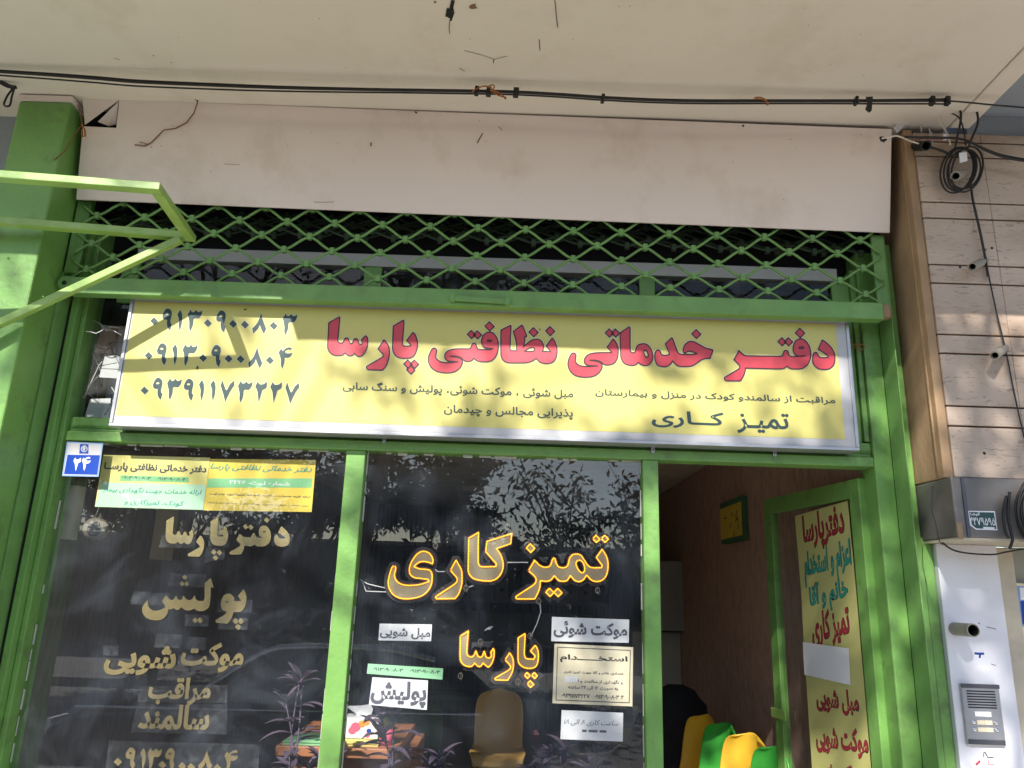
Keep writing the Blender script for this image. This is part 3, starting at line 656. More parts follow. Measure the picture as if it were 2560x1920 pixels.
# ---- guide rails and rolling grille shutter
rs = thing("rolling_shutter", "green rolling grille shutter raised above the yellow sign, its bottom bar showing", "shutter", loc=(-.17,-.18,2.75))
b = MB(); b.box((-1.969,-.165,0), (-1.959,-.02,3.2), GREEN2); b.box((-1.9585,-.086,0), (-1.9445,-.02,2.74), DARK); b.box((1.6035,-.072,0), (1.6205,-.02,3.1), DARK); b.box((-1.969,-.165,2.86), (-1.90,-.155,3.2), GREEN2); b.build("guide_rail", rs, bevel=.002)  # black strips in the joints paint their shade
b = MB(); b.box((1.545,-.165,2.80), (1.598,-.15,3.16), GREEN2); b.box((1.5985,-.165,0), (1.603,-.05,3.16), GREEN2); b.build("guide_rail", rs, bevel=.002)
def lattice(q, clips, x0, x1, zrows, ph, pt, m):
    """wavy rods joined by folded clips; rod k runs between clip rows k and k+1"""
    P = .2090
    for k in range(len(zrows)-1):
        za, zb = zrows[k], zrows[k+1]; pts = []; n = int((x1-x0)/(P/12))
        for i in range(n+1):
            x = x0+(x1-x0)*i/n; t = ((x-ph-(k % 2)*P/2)/P) % 1.0      # 0 = clip of row k
            c = math.cos(2*math.pi*t); s = .5*math.asin(.95*c)/math.asin(.95)+.5*c
            pts.append(pt(x, (za+zb)/2+(za-zb)/2*s*.93))
        q.tube(pts, .0058, m, 7)
    for k, z in enumerate(zrows):
        x = ph+(k % 2)*P/2; x -= math.floor((x-x0)/P)*P
        while x < x1:
            p = pt(x, z)
            clips.box((p.x-.0095,p.y-.0085,p.z-.0145), (p.x+.0095,p.y+.0085,p.z+.0145), m); x += P
rows = [2.832,2.872,2.931,2.993,3.059,3.126,3.193]
q = MB(); cl = q; rows[0] = 2.806
lattice(q, cl, -1.93, 1.575, [2.870-.064]+rows[1:], -1.4375-.209/2, lambda x, z: Vector((x, -.178, z)), GREEN2)
q.build("grille", rs)
q = MB(); cl = q
lattice(q, cl, -1.90, 1.56, [3.10+.066*k for k in range(5)], -1.40, lambda x, z: Vector((x, -.10+(z-3.10)*.55, 3.10+(z-3.10)*.75)), SHADEGRN)
lattice(q, cl, -1.90, 1.56, [3.10+.066*k for k in range(4)], -1.33, lambda x, z: Vector((x, -.03+(z-3.10)*.45, 3.13+(z-3.10)*.8)), SHADEGRN)
q.build("rolled_curtain", rs)  # rear layers use the darkened green as painted shade
b = MB(); b.box((-1.905,-.205,2.752), (1.548,-.150,2.826), GREEN2); b.build("bottom_bar", rs, bevel=.004)
b = MB(); p = [Vector((-1.925+.028*math.cos(a), -.203, 2.797+.030*math.sin(a))) for a in [math.pi/2+math.pi*k/10 for k in range(11)]]+[Vector((-1.88,-.203,2.767)),Vector((-1.88,-.203,2.827))]
b.prism(p, [v+Vector((0,.05,0)) for v in p], GREEN2); b.pipe((-1.925,-.2035,2.797), (-1.925,-.2045,2.797), .010, .002, DARK)
b.build("lock_tab", rs, bevel=.001)
b = MB(); b.box((1.549,-.20,2.762), (1.578,-.16,2.822), BROWN); b.sphere((1.578,-.18,2.79), .024, BROWN, 10, (.6,.8,1.2)); b.build("end_stop", rs, bevel=.003)
h0, h1 = at(1131,748,Y=-.205), at(1268,757,Y=-.205)
b = MB(); b.bar(h0+Vector((0,-.012,0)), h1+Vector((0,-.012,0)), .010, .022, GREEN2)
for h in (h0, h1): b.box(h+Vector((-.010,-.022,-.014)), h+Vector((.010,.001,.014)), GREEN2)
b.build("handle", rs, bevel=.002)

# ---- yellow sign
sg = thing("sign_board", "long yellow sign board with red Persian lettering and three phone numbers above the windows", "sign", loc=(-.12,-.08,2.2))
YS = -.130
b = MB(); b.box((-1.655,YS+.002,2.212), (1.415,YS+.012,2.758), WHT); b.build("sign_face", sg)
b = MB(); pr_ = [(-1.650,2.246),(1.372,2.246),(1.372,2.752),(-1.650,2.752)]
b.prism([Vector((x,YS+.001,z)) for x, z in pr_], [Vector((x,YS+.0018,z)) for x, z in pr_], YEL); b.build("printed_ground", sg)
b = MB()
for a, c in (((-1.670,YS-.004,2.200),(1.428,-.05,2.213)), ((-1.670,YS-.004,2.757),(1.428,-.05,2.770)), ((-1.670,YS-.004,2.2135),(-1.656,-.05,2.7565)), ((1.414,YS-.004,2.2135),(1.428,-.05,2.7565))): b.box(a, c, ALU)
b.build("sign_frame", sg, bevel=.002)
b = MB(); b.box((-1.65,-.075,2.215), (1.41,-.06,2.755), DARK); b.build("sign_back", sg)
b = MB()
for k, lp in enumerate(RED_ALL):
    d = -.00004*k
    stroke(b, lp, HALO, YS+.0006+d, 3.0); pxfill(b, lp, RED, YS-.0003+d, 0, -.00003); stroke(b, lp, BLKRED, YS-.0012+d, 1.45)
for l in PHONES:
    pxfill(b, l, HALO, YS+.0004, 1.0, -.00003); pxfill(b, l, DARKTXT, YS-.0004, -.2, -.00003)
for s, bx, bo in (("مبل شوئی ، موکت شوئی، پولیش و سنگ سابی", (857,952,1433,1001), .016), ("پذیرایی مجالس و چیدمان", (1110,1011,1432,1050), .016),
                  ("مراقبت از سالمندو کودک در منزل و بیمارستان", (1488,972,2088,1013), .016)):
    text(b, s, bx, DARKTXT, YS-.0003, bo)
text(b, "تمیـز", (1842,1030,1973,1087), DARKTXT, YS-.0003, .022); text(b, "کــاری", (1629,1025,1810,1074), DARKTXT, YS-.0003, .022)
b.build("lettering", sg)
b = MB(); b.sphere(at(493,919,Y=YS-.002), .006, BLACK, 6, (.7,.3,1.2)); b.sphere(at(613,774,Y=YS-.002), .005, BLACK, 6, (1.4,.3,.6)); b.sphere(at(1350,823,Y=YS-.002), .003, BLACK, 6); b.build("dirt_specks", sg)
for x, y in ((961,1095),(1632,1120),(1936,1128)):
    p = at(x, y, Y=-.048); b = MB()
    b.box((p.x-.007,-.052,p.z-.022), (p.x+.007,-.049,p.z+.03), ALU); b.box((p.x-.007,-.10,p.z+.027), (p.x+.007,-.0525,p.z+.030), ALU)
    b.sphere((p.x,-.053,p.z+.010), .0035, DSTEEL, 8); b.sphere((p.x,-.053,p.z-.008), .003, DARK, 8)
    b.build("mounting_clip", sg)

# ---- awning bracket on the left
br = thing("awning_bracket", "light green square tube bracket jutting out over the left end of the shop", "bracket", loc=(-2,-.4,2.9))
ZB = 2.965
N_, F2 = Vector((-1.325,-.728,ZB)), Vector((-1.362,-.335,ZB))
O0, I0 = Vector((-3.2,-.905,ZB)), Vector((-3.2,-.545,ZB))
b = MB(); b.bar(O0, N_+(N_-O0).normalized()*.02, .042, .030, BRKT); b.build("outer_bar", br, bevel=.003)
b = MB(); b.bar(I0, F2+(F2-I0).normalized()*-.022, .042, .030, BRKT); b.build("inner_bar", br, bevel=.003)
d = (F2-N_).normalized(); b = MB(); b.bar(N_+d*.0225, F2+d*.02, .040, .029, BRKT); b.build("end_bar", br, bevel=.003)
b = MB(); b.bar(Vector((-1.392,-.345,2.948)), Vector((-2.16,-.40,2.455)), .028, .030, BRKT); b.build("brace", br, bevel=.003)

# =================================================================== door
HX, DA = 1.520, math.radians(81.3)
dr = thing("shop_door", "green framed glass door standing open into the shop, long yellow banner behind its glass", "door", loc=(HX,.02,0))
DW = .86; du = Vector((-math.cos(DA), math.sin(DA), 0)); dn = Vector((-math.sin(DA), -math.cos(DA), 0))   # along the leaf, and out of its face to the opening
def dp(u, v, z): return Vector((HX-.012,.045,0))+du*u+dn*v+Vector((0,0,z))
def dbox(q, u0, u1, v0, v1, z0, z1, m):
    vs = [dp(u, v, z) for z in (z0, z1) for u, v in ((u0,v0),(u1,v0),(u1,v1),(u0,v1))]
    q.add(vs, [(0,3,2,1),(4,5,6,7),(0,1,5,4),(1,2,6,5),(2,3,7,6),(3,0,4,7)], m)
b = MB(); dbox(b, .0,.075,-.02,.02,.02,2.115,GREEN); b.build("stile", dr, bevel=.003)
b = MB(); dbox(b, DW-.075,DW,-.02,.02,.02,2.115,GREEN); b.build("stile", dr, bevel=.003)
b = MB(); dbox(b, .0755,DW-.0755,-.019,.019,2.035,2.114,GREEN); b.build("rail", dr, bevel=.003)
b = MB(); dbox(b, .0755,DW-.0755,-.019,.019,.02,.30,GREEN); b.build("rail", dr, bevel=.003)
b = MB(); b.add([dp(.0755,0,.3),dp(DW-.0755,0,.3),dp(DW-.0755,0,2.035),dp(.0755,0,2.035)], [(0,1,2,3)], GLASS); b.build("door_pane", dr)
z0 = 1.03; b = MB(); dbox(b, DW-.12,DW+.02,.021,.030,z0,z0+.045,BRKT); b.build("latch_plate", dr, bevel=.003)
DPL = (tuple(dp(0,.006,1)), tuple(dn))
bp_ = [(1987,1290),(2119,1252),(2142,1500),(2178,1920),(2182,1980),(2036,1980),(2030,1920),(2010,1620),(2003,1480)]
b = MB(); f = [atp(x, y, *DPL) for x, y in bp_]; b.prism(f, [p-dn*.001 for p in f], BANY)
ban = b.build("door_banner", label="tall yellow vinyl banner with red and green hand lettering on the open door", cat="banner")
TPL = (tuple(dp(0,.0072,1)), tuple(dn)); TP2 = (tuple(dp(0,.0066,1)), tuple(dn))
b = MB()
for s, bx, m in (("دفترپارسا",(2005,1288,2108,1358),BANR), ("اعزام و استخدام",(2008,1380,2125,1442),TEALINK), ("خانم و آقا",(2022,1460,2118,1515),TEALINK), ("تمیز کاری",(2028,1533,2122,1604),BANR),
                 ("مبل شویی",(2038,1715,2145,1792),BANR), ("موکت شویی",(2036,1808,2167,1898),BANR), ("سنگ سابی",(2050,1904,2160,1950),BANR)):
    sl = -.27 if bx[1] < 1600 else .13
    text(b, s, bx, BLKRED if m is BANR else DARKTXT, 0, .045, slope=sl, plane=TP2, out=dn); text(b, s, (bx[0]+1.5,bx[1]+1.5,bx[2]-1.5,bx[3]-1.5), m, 0, .030, slope=sl, plane=TPL, out=dn)
b.build("lettering", ban)
b = MB(); W2 = (tuple(dp(0,.011,1)), tuple(dn)); f = [atp(x, y, *W2) for x, y in ((2007,1605),(2121,1621),(2126,1713),(2011,1687))]; b.prism(f, [p-dn*.001 for p in f], PAPER)
b.build("blank_paper", label="blank white sheet taped askew over the middle of the yellow door banner", cat="paper")

# =================================================================== things on the glass
YG = .010                                       # just behind the panes
def paper(name, pts, m, label, cat, Y=YG, group=None, th=.0006):
    q = MB(); quad_px(q, pts, m, Y, th); return q.build(name, label=label, cat=cat, group=group)
# house number plate (in front of the glass, on the frame corner)
p = paper("house_number_plate", [(167,1104),(258,1108),(246,1192),(155,1190)], LBLUE, "small blue enamel house number plate on the left window's upper left corner", "number plate", Y=-.050, th=.002)
b = MB(); quad_px(b, [(170,1107),(255,1111),(243.5,1189),(158.5,1187)], WHT, -.0504, .0003); quad_px(b, [(169,1137),(250,1138),(243,1187),(160,1185)], BLUE, -.0508, .0003); quad_px(b, [(200,1110),(221,1111),(221,1134),(198,1134)], BLUE, -.0508, .0003)
pxfill(b, [ell(210.5,1122,8.5,8.5,18)], WHT, -.0511); pxfill(b, [ell(210.5,1122,6,6,16)], BLUE, -.0514); 
pxfill(b, [[(206,1118),(213,1115),(214,1122),(210,1128),(207,1125)]], WHT, -.0517)
[pxfill(b, lp_, PAPER, -.0512) for lp_ in (digit("2",193,1161,(0,0),1,.125), digit("4",216,1160,(0,0),1,.125))]; b.build("number", p)
# two leaflets
p = paper("leaflet", [(258,1137),(525,1144),(508,1275),(237,1267)], YELP, "yellow and mint leaflet next to the blue number plate", "leaflet")
b = MB(); quad_px(b, [(253,1206),(516,1212),(507.5,1274.5),(237.5,1266.5)], MINT, YG-.0006, .0002); quad_px(b, [(301,1188),(472,1193),(472,1206),(300,1202)], STRIPG, YG-.0006, .0002)
text(b, "دفتر خدماتی نظافتی پارســا", (260,1155,516,1188), INK, YG-.0009, .035); text(b, "۰۹۱۳۰۹۰۰۸۰۳ - ۰۹۱۳۰۹۰۰۸۰۴-", (305,1190,468,1203), INK, YG-.0009, .012, raw=True)
text(b, "ارائه خدمات جهت نگهداری بیمار", (256,1215,504,1240), TEALINK, YG-.0009, .012, shear=.2); text(b, "کودک، تمیزکاری و ...", (293,1247,460,1268), TEALINK, YG-.0009, .012, shear=.2)
b.build("lettering", p)
p = paper("leaflet", [(522,1147),(790,1150),(779,1280),(508,1276)], GOLDY, "bright yellow leaflet with a green stripe, touching the mint leaflet", "leaflet", Y=YG+.002)
b = MB(); quad_px(b, [(521,1196),(781,1196),(779,1219),(518,1219)], STRIPG, YG+.0014, .0002)
text(b, "دفتر خدماتی نظافتی پارسا", (526,1158,779,1186), TEALINK, YG+.0011, .014, shear=.35); text(b, "شماره ثبت: ۲۲۲۶", (573,1200,724,1217), PAPER, YG+.0011, .02)
text(b, "ارائه کلیه خدمات سالمند، کودک، تمیزکاری، پذیرایی،", (524,1231,775,1246), INK, YG+.0011, .02); text(b, "مبل شویی، موکت شویی، سنگ سابی، پولیش سرامیک", (518,1254,771,1267), INK, YG+.0011, .02)
b.build("lettering", p)
# gold cut-out words
def gold(loops, label, texts=(), tapes=()):
    g_ = "gold cut-out words on the left window"
    q = MB(); YF = -.0045
    if loops:
        for grp in groups(loops):
            fl = [at(*p, Y=YF) for l in grp for p in l]; tr = tessellate_polygon([[Vector((p[0],p[1],0)) for p in l] for l in grp])
            q.add(fl, [t for t in tr], GOLD); o = 0
            for l in grp:
                n = len(l); q.add(fl[o:o+n]+[v+Vector((0,.0028,0)) for v in fl[o:o+n]], [(i,n+i,n+(i+1) % n,(i+1) % n) for i in range(n)], GOLDM); o += n
    for s, bx, bo in texts: text(q, s, bx, GOLD, YF, bo, slope=.02)
    o = q.build("gold_word", label=label, cat="cut-out letters", group=g_)
    for t in tapes:
        q = MB(); f = [at(x, y, Y=-.0062) for x, y in t]; nx = 7; ny = 3; vs = []
        for j in range(ny+1):
            for i in range(nx+1):
                u, v = i/nx, j/ny; a = f[0].lerp(f[1], u); c = f[3].lerp(f[2], u); vs.append(a.lerp(c, v)+Vector((0,random.uniform(-.0022,.0012),0)))
        q.add(vs, [(j*(nx+1)+i, j*(nx+1)+i+1, (j+1)*(nx+1)+i+1, (j+1)*(nx+1)+i) for j in range(ny) for i in range(nx)], TAPE, True)
        q.build("tape", o)
    return o
def hp(*r): return [(240+x/4.254, 1270+y/4.254) for x, y in r]
def hq(*r): return [(240+x/4.254, 1570+y/4.254) for x, y in r]
gold(G_DP, "two gold mirror words in the top line on the left window, under the leaflets", tapes=[hp((700,290),(1060,300),(1050,425),(670,420)), hp((1170,420),(1370,430),(1365,545),(1158,580)), hp((1200,300),(1420,310),(1415,420),(1195,410)), hp((1880,270),(2100,275),(2070,410),(1870,405)), hp((1560,290),(1760,295),(1750,420),(1555,410))])
gold(G_PO, "large gold word with a sweeping tail in the second line on the left window", tapes=[hp((400,885),(790,910),(770,1040),(360,1025)), hp((800,695),(1175,705),(1165,840),(760,830)), hp((1300,975),(1665,980),(1655,1115),(1290,1110)), hp((1310,1160),(1620,1170),(1615,1295),(1300,1290)), hp((950,1130),(1200,1140),(1195,1260),(945,1255))])
gold(None, "gold words in the third line on the left window, widest of the middle lines", [("موکت",(453,1604,610,1682),.040), ("شویی",(262,1612,440,1690),.040)], [hq((640,60),(915,70),(900,215),(625,205)), hq((965,95),(1180,100),(1160,235),(955,225)), hq((880,290),(1280,300),(1275,400),(870,395)), hq((80,185),(240,190),(235,300),(75,290))])
gold(None, "gold word in the fourth line on the left window, above the crumpled tape", [("مراقب",(371,1692,527,1765),.040)], [hq((480,620),(1400,605),(1395,800),(440,790))])
gold(None, "gold word in the fifth line on the left window, over a band of crumpled tape", [("سالمند",(348,1760,525,1826),.040)], [hq((440,800),(1395,810),(1390,1130),(370,1110))])
gold(G_NUM, "gold telephone number cut off by the bottom of the left window", tapes=[hq((140,1195),(1740,1240),(1730,1500),(100,1500))])
# notices on the middle window
def notice(name, pts, m, label, texts, cat="notice"):
    p = paper(name, pts, m, label, cat, group="paper notices on the middle window"); q = MB()
    for s, bx, ink, bo, *k in texts: text(q, s, bx, ink, YG-.0006, bo, **(k[0] if k else {}))
    if q.v: q.build("lettering", p)
    return p
notice("paper_notice", [(949,1559),(1080,1561),(1078,1603),(946,1601)], PAPER, "small white notice with grey lettering above the mint phone strip", [("مبل شویی",(950,1566,1076,1600),GREYINK,.028)])
notice("paper_notice", [(1380,1542),(1573,1549),(1572,1607),(1378,1603)], PAPER, "wide white notice with grey lettering above the cream hiring card", [("موکت شوئی",(1384,1551,1568,1600),GREYINK,.032)])
notice("phone_strip", [(920,1659),(1108,1671),(1106,1699),(917,1684)], GRNP, "mint green paper strip printed with two phone numbers on the middle window", [("۰۹۱۳۰۹۰۰۸۰۳ - ۰۹۱۳۰۹۰۰۸۰۴-",(931,1668,1104,1685),INK,.02,dict(raw=True,slope=.05))])
notice("paper_notice", [(931,1693),(1070,1701),(1067,1775),(922,1762)], PAPER, "white notice with one large shaded grey word under the mint green strip", [("پولیش",(927,1699,1066,1771),GREYINK,.038,dict(slope=.05))])
p = notice("hiring_card", [(1386,1609),(1583,1618),(1581,1766),(1381,1758)], PAPER2, "cream hiring card with a thin black border on the right of the middle window", [("استخـــــدام",(1400,1635,1569,1661),BLACK,.03),
   ("تعدادی خانم و آقا جهت تمیز کاری",(1409,1675,1558,1690),INK,.02), ("و نگهداری از سالمند و ا",(1445,1697,1557,1712),INK,.02), ("به صورت ۱۲ الی ۲۴ ساعته",(1420,1713,1545,1728),INK,.02), ("۰۹۳۹۱۱۷۳۲۲۷ - ۰۹۱۳۰۹۰۰۸۰۳-۴",(1404,1733,1559,1749),INK,.02,dict(raw=True))])
q = MB()
for a, c in (((1394,1618),(1576,1626)), ((1576,1626),(1573,1757)), ((1573,1757),(1390,1750)), ((1390,1750),(1394,1618))):
    q.bar(at(*a, Y=YG-.0005), at(*c, Y=YG-.0005), .0008, .0028, INK, (0,0,1) if abs(a[1]-c[1]) < 20 else (1,0,0))
q.build("border", p)
q = MB(); quad_px(q, [(1413,1691),(1444,1691),(1444,1706),(1413,1705)], PAPER, YG-.0012, .0003); q.build("correction_patch", p)
notice("paper_notice", [(1404,1775),(1558,1782),(1557,1854),(1401,1848)], PAPER, "blank looking white notice with faint handwriting under the cream hiring card", [("ساعت کاری ۸ الی ۱۸",(1410,1797,1546,1818),GREYINK,.0,dict(shear=.3)), ("ـــ ــــ ــ",(1455,1824,1516,1832),GREYINK,-.006)])

# ---- amber LED words hanging behind the middle window
def led_word(parts, label, ties, wires):
    YL = .055
    e = thing("led_sign", label, "led sign", "amber LED words in the middle window", loc=tuple(at(sum(p[0] for p in parts[0][0])/len(parts[0][0]), 1500, Y=YL)))
    allp = [l for lp in parts for l in lp]
    q = MB()
    for k, lp in enumerate(parts):
        pxfill(q, [l for l in lp if area(l) > 0], ACRYL, YL+.012+k*.0015, 9.0, .0004)
    q.build("acrylic_backing", e)
    for lp in parts:
        for grp in groups(lp):
            q = MB(); pxfill(q, grp, GOLDM, YL, 0); face = q.build("gold_face", e)
            bd = MB(); rim = MB()
            for l in grp:
                pts = [at(*p, Y=YL-.004) for p in offset(l, -2.2 if area(l) > 0 else 2.2)]; n = len(pts)
                rim.tube([p+Vector((0,.003,0)) for p in [at(*p, Y=YL-.004) for p in offset(l, -.6 if area(l) > 0 else .6)]+[at(*offset(l, -.6 if area(l) > 0 else .6)[0], Y=YL-.004)]], .0052, LEDB, 5, caps=False)
                acc = 0; step = .0062
                for i in range(n):
                    a, c = pts[i-1], pts[i]; L = (c-a).length; d = step-acc
                    while d <= L:
                        bd.sphere(a.lerp(c, d/L)+Vector((0,-.003,0)), .0027, LED, 6); d += step
                    acc = (acc+L) % step
            rim.build("led_channel", face); bd.build("led_beads", face)
    q = MB()
    for x, y in ties:
        c = at(x, y, Y=.02); q.tube([c+Vector((.009*math.cos(a)*1.0, 0, .011*math.sin(a))) for a in [2*math.pi*k/12 for k in range(13)]], .0018, PVC, 6); q.tube([c+Vector((0,0,.014)), c+Vector((0,.02,0)), c+Vector((.004,0,-.016))], .0018, PVC, 6)
    q.build("suction_hooks", e)
    q = MB()
    for wpts in wires: q.tube([at(x, y, Y=.05) for x, y in wpts], .0022, PAPER, 6)
    q.build("wires", e); return e
led_word([L_YE, L_RE, L_KA, L_TMZ, L_DOTS[:1], L_DOTS[1:3], L_DOTS[3:]], "large glowing amber LED words across the upper middle window", [(1089,1364),(1268,1317),(1478,1364),(1165,1470),(1347,1503),(1494,1476)], [((900,1449),(920,1460),(962,1470)), ((905,1452),(915,1478),(965,1480)), ((1088,1423),(1094,1429),(1112,1429)), ((1268,1406),(1320,1406)), ((1350,1510),(1352,1530),(1342,1560),(1330,1585),(1325,1592)), ((1172,1468),(1184,1464))])
led_word([L2_SA, L2_RE, L2_PA, L2_D], "smaller glowing amber LED word hanging under the large LED words", [(1201,1605),(1151,1690),(1295,1704),(1325,1590)], [((1212,1577),(1222,1569),(1232,1567)),((1214,1573),(1228,1572))])

# =================================================================== right hand side: box, panel, intercom, gate
b = MB(); b.box((1.664,-.345,1.845), (3.2,-.05,2.070), SHEET)
hb = b.build("sheet_metal_box", label="dented grey sheet metal housing box under the travertine, phone sticker on its front", cat="metal box", bevel=.006)
b = MB(); b.box((1.668,-.34,1.836), (3.2,-.05,1.8445), BEIGE); b.box((1.70,-.35,1.846), (1.712,-.3455,2.068), DSTEEL); b.build("bottom_tray", hb)
b = MB(); pp = [at(x, y, Y=-.3465) for x, y in ((2391,1305),(2405,1306),(2409,1348),(2397,1347))]; b.prism(pp, [v+Vector((0,.001,0)) for v in pp], BROWN); b.build("rust_mark", hb)
q = MB(); Y_ = -.348
quad_px(q, [(2420,1277),(2487,1278),(2494,1326),(2440,1324),(2425,1313)], PAPER, Y_, .0006); stk = q.build("phone_sticker", label="small dark green sticker with a white phone number on the grey metal box", cat="sticker")
q = MB(); DG2 = flat("bottle_green_print", (.02, .07, .065), .5)
quad_px(q, [(2423,1280),(2485,1281),(2491,1323),(2441,1321),(2428,1311)], DG2, Y_-.0006, .0003)
text(q, "۴۴۷۹۵۹۵", (2425,1293,2488,1314), PAPER, Y_-.0010, .012, slope=.03); text(q, "گوشا", (2426,1281,2450,1290), PAPER, Y_-.0010, .03, slope=.0)
quad_px(q, [(2458,1317),(2486,1318),(2487,1323),(2458,1322)], PAPER, Y_-.0010, .0002)
q.build("lettering", stk)
b = MB(); b.box((1.703,-.12,0), (1.945,-.02,1.8355), WPANEL); wp = b.build("white_panel", label="white painted wall panel under the grey metal box, marked with pen scribbles", cat="wall panel", bevel=.003)
b = MB(); MB.add
for pts, m, wd in ((((2436,1633),(2445,1634),(2460,1634)), BLUE, .009), (((2450,1636),(2449,1645)), BLUE, .008), (((2446,1559),(2449,1558)), ORG, .005), (((2466,1567),(2488,1572),(2490,1575)), GREYINK, .003), (((2462,1880),(2470,1894),(2484,1893)), INK, .005), (((2460,1880),(2458,1893)), INK, .003), (((2470,1900),(2472,1912),(2486,1912)), RED, .004), (((2440,1912),(2450,1902)), RED, .008), (((2478,1660),(2490,1664)), BROWN, .003)):
    b.tube([at(x, y, Y=-.1202) for x, y in pts], wd/2, m, 5)
for v_ in range(len(b.v)): b.v[v_] = (b.v[v_][0], -.1202-(-.1202-b.v[v_][1])*.08, b.v[v_][2])
b.build("pen_marks", wp)
r0 = at(2387,1572,Y=-.121); b = MB(); b.pipe(r0, r0+Vector((0,-.122,0)), .0245, .0205, PVC, 24, DARK); b.build("pipe_stub", label="short grey pipe stub sticking out of the white wall panel", cat="pipe")
# intercom
ic = thing("intercom", "grey steel door intercom with four call buttons on the white panel", "intercom", loc=tuple(at(2450,1780,Y=-.12)))
I0_ = [at(x, y, Y=-.1205) for x, y in ((2397,1707),(2493,1711),(2510,1865),(2413,1862))]
xa, xb, za, zb = (I0_[0].x+I0_[3].x)/2, (I0_[1].x+I0_[2].x)/2, (I0_[2].z+I0_[3].z)/2, (I0_[0].z+I0_[1].z)/2; iw, ih = xb-xa, zb-za
def ib(u0, u1, v0, v1, y0, y1, m, name, bv=0):
    q = MB(); q.box((xa+u0*iw,y0,za+v0*ih), (xa+u1*iw,y1,za+v1*ih), m); return q.build(name, ic, bevel=bv)
ib(0,1,0,1,-.134,-.1205,STEEL,"face_plate",.004)
ib(.0,1,.93,1.0,-.138,-.1342,DSTEEL,"top_cap",.002); ib(.03,.97,.02,.10,-.138,-.1342,DSTEEL,"bottom_cap",.002)
q = MB()
for k in range(7): q.box((xa+.13*iw,-.1352,za+(.605+.044*k)*ih), (xa+.87*iw,-.1342,za+(.626+.044*k)*ih), DARK)
q.build("speaker_slots", ic)
ib(.27,.70,.47,.55,-.1362,-.1342,PAPER,"name_label",.001)
for v in (.375,.26):
    ib(.30,.50,v-.037,v+.037,-.1362,-.1342,PAPER2,"name_label",.001); ib(.505,.705,v-.037,v+.037,-.1362,-.1342,PAPER2,"name_label",.001)
    for u in (.22,.79):
        q = MB(); q.sphere((xa+u*iw,-.136,za+v*ih), .0075, CHROME, 12, (1.15,.7,1)); q.build("call_button", ic)
# gate and notice
b = MB(); b.box((1.946,-.10,0), (2.02,0,1.83), BEIGE); b.build("gate_frame", label="beige steel gate frame beside the white wall panel", cat="gate frame", bevel=.004)
b = MB(); b.box((2.021,-.055,0), (3.0,0,1.835), GREYD); b.build("grey_gate", label="plain grey steel gate at the right edge behind the posted notice", cat="gate", bevel=.003)
q = MB(); quad_px(q, [(2530,1457),(2640,1462),(2660,1640),(2551,1634)], PAPER2, -.085, .012); nb = q.build("notice_board", label="cream framed board with a blue printed sheet on the grey gate at the right edge", cat="notice board", bevel=.002)
q = MB(); quad_px(q, [(2542,1465),(2635,1468),(2645,1570),(2556,1566)], LBLUE, -.0856, .0004); quad_px(q, [(2549,1469),(2635,1472),(2640,1500),(2552,1499)], PAPER, -.0862, .0004); quad_px(q, [(2551,1502),(2640,1504),(2645,1564),(2557,1560)], BLUE, -.0862, .0004); q.build("printed_sheet", nb)

# =================================================================== cables
def px3(pts, Y): return [at(x, y, Y=Y) for x, y in pts]
def spline(pts, k=6):
    P = [Vector(p) for p in pts]; out = []
    for i in range(len(P)-1):
        p0 = P[max(i-1,0)]; p1 = P[i]; p2 = P[i+1]; p3 = P[min(i+2,len(P)-1)]
        for j in range(k):
            t = j/k; out.append(.5*((2*p1)+(p2-p0)*t+(2*p0-5*p1+4*p2-p3)*t*t+(3*p1-p0-3*p2+p3)*t**3))
    return out+[P[-1]]
YC = -.53
main = [(-60,176),(0,180),(120,188),(240,197),(350,206),(560,215),(700,220),(880,224),(1080,227),(1210,229),(1290,231),(1400,237),(1500,244),(1620,250),(1750,253),(1915,253),(2150,253),(2330,252),(2370,252)]
cb = thing("cable_bundle", "bundle of black cables slung along under the balcony across the shop front", "cables", loc=tuple(at(1280,230,Y=YC)))
b = MB()
for dz, dy, r, sag in ((0,0,.0048,0),(.0085,.005,.0042,.5),(-.008,.004,.0036,1.0)):
    P = spline(px3(main, YC)); n = len(P); Q = []
    for i, p in enumerate(P):
        s = 1.0 if sag == 0 else 1+sag*max(0, math.sin(i/n*math.pi*2.2+.3))*.9
        Q.append(p+Vector((0,dy,dz*s)))
    b.tube(Q, r, BLACK, 7)
b.build("cables", cb)
b = MB(); b.tube(spline(px3([(2370,252),(2420,256),(2480,262),(2560,269),(2640,276)], YC)), .0036, BLACK, 7); b.build("cables", cb)
b = MB()
for x, y, s in ((1192,227,.017),(1222,229,.020),(1290,231,.022),(1507,246,.014),(2140,252,.013),(2330,252,.018),(2368,252,.018)):
    p = at(x, y, Y=YC); b.bar(p+Vector((-s*.5,0,.0)), p+Vector((s*.5,0,-.002)), .024, .030+s*.3, BLACK); b.bar(p+Vector((0,-.008,.012)), p+Vector((.004,-.012,-.022)), .012, .004, BLACK)
b.build("tape_knots", cb, bevel=.003)
b = MB(); f = px3([(2164,242),(2182,241),(2180,262),(2179,276),(2172,281),(2163,274),(2168,258)], YC-.012); b.prism(f, [v+Vector((.002,.003,0)) for v in f], BLACK); b.build("tape_flap", cb)
b = MB()
for pts in (((1180,230),(1195,220),(1215,215),(1228,222),(1240,235),(1250,240),(1266,244)), ((1225,226),(1240,228),(1256,238),(1264,248)), ((1222,215),(1232,212),(1236,218),(1228,228)), ((1890,247),(1905,248),(1915,252),(1922,262)), ((1885,245),(1900,243),(1916,250)), ((1914,250),(1918,258),(1917,264))): b.tube(spline(px3(pts, YC-.014), 3), .0028, ORG, 6)
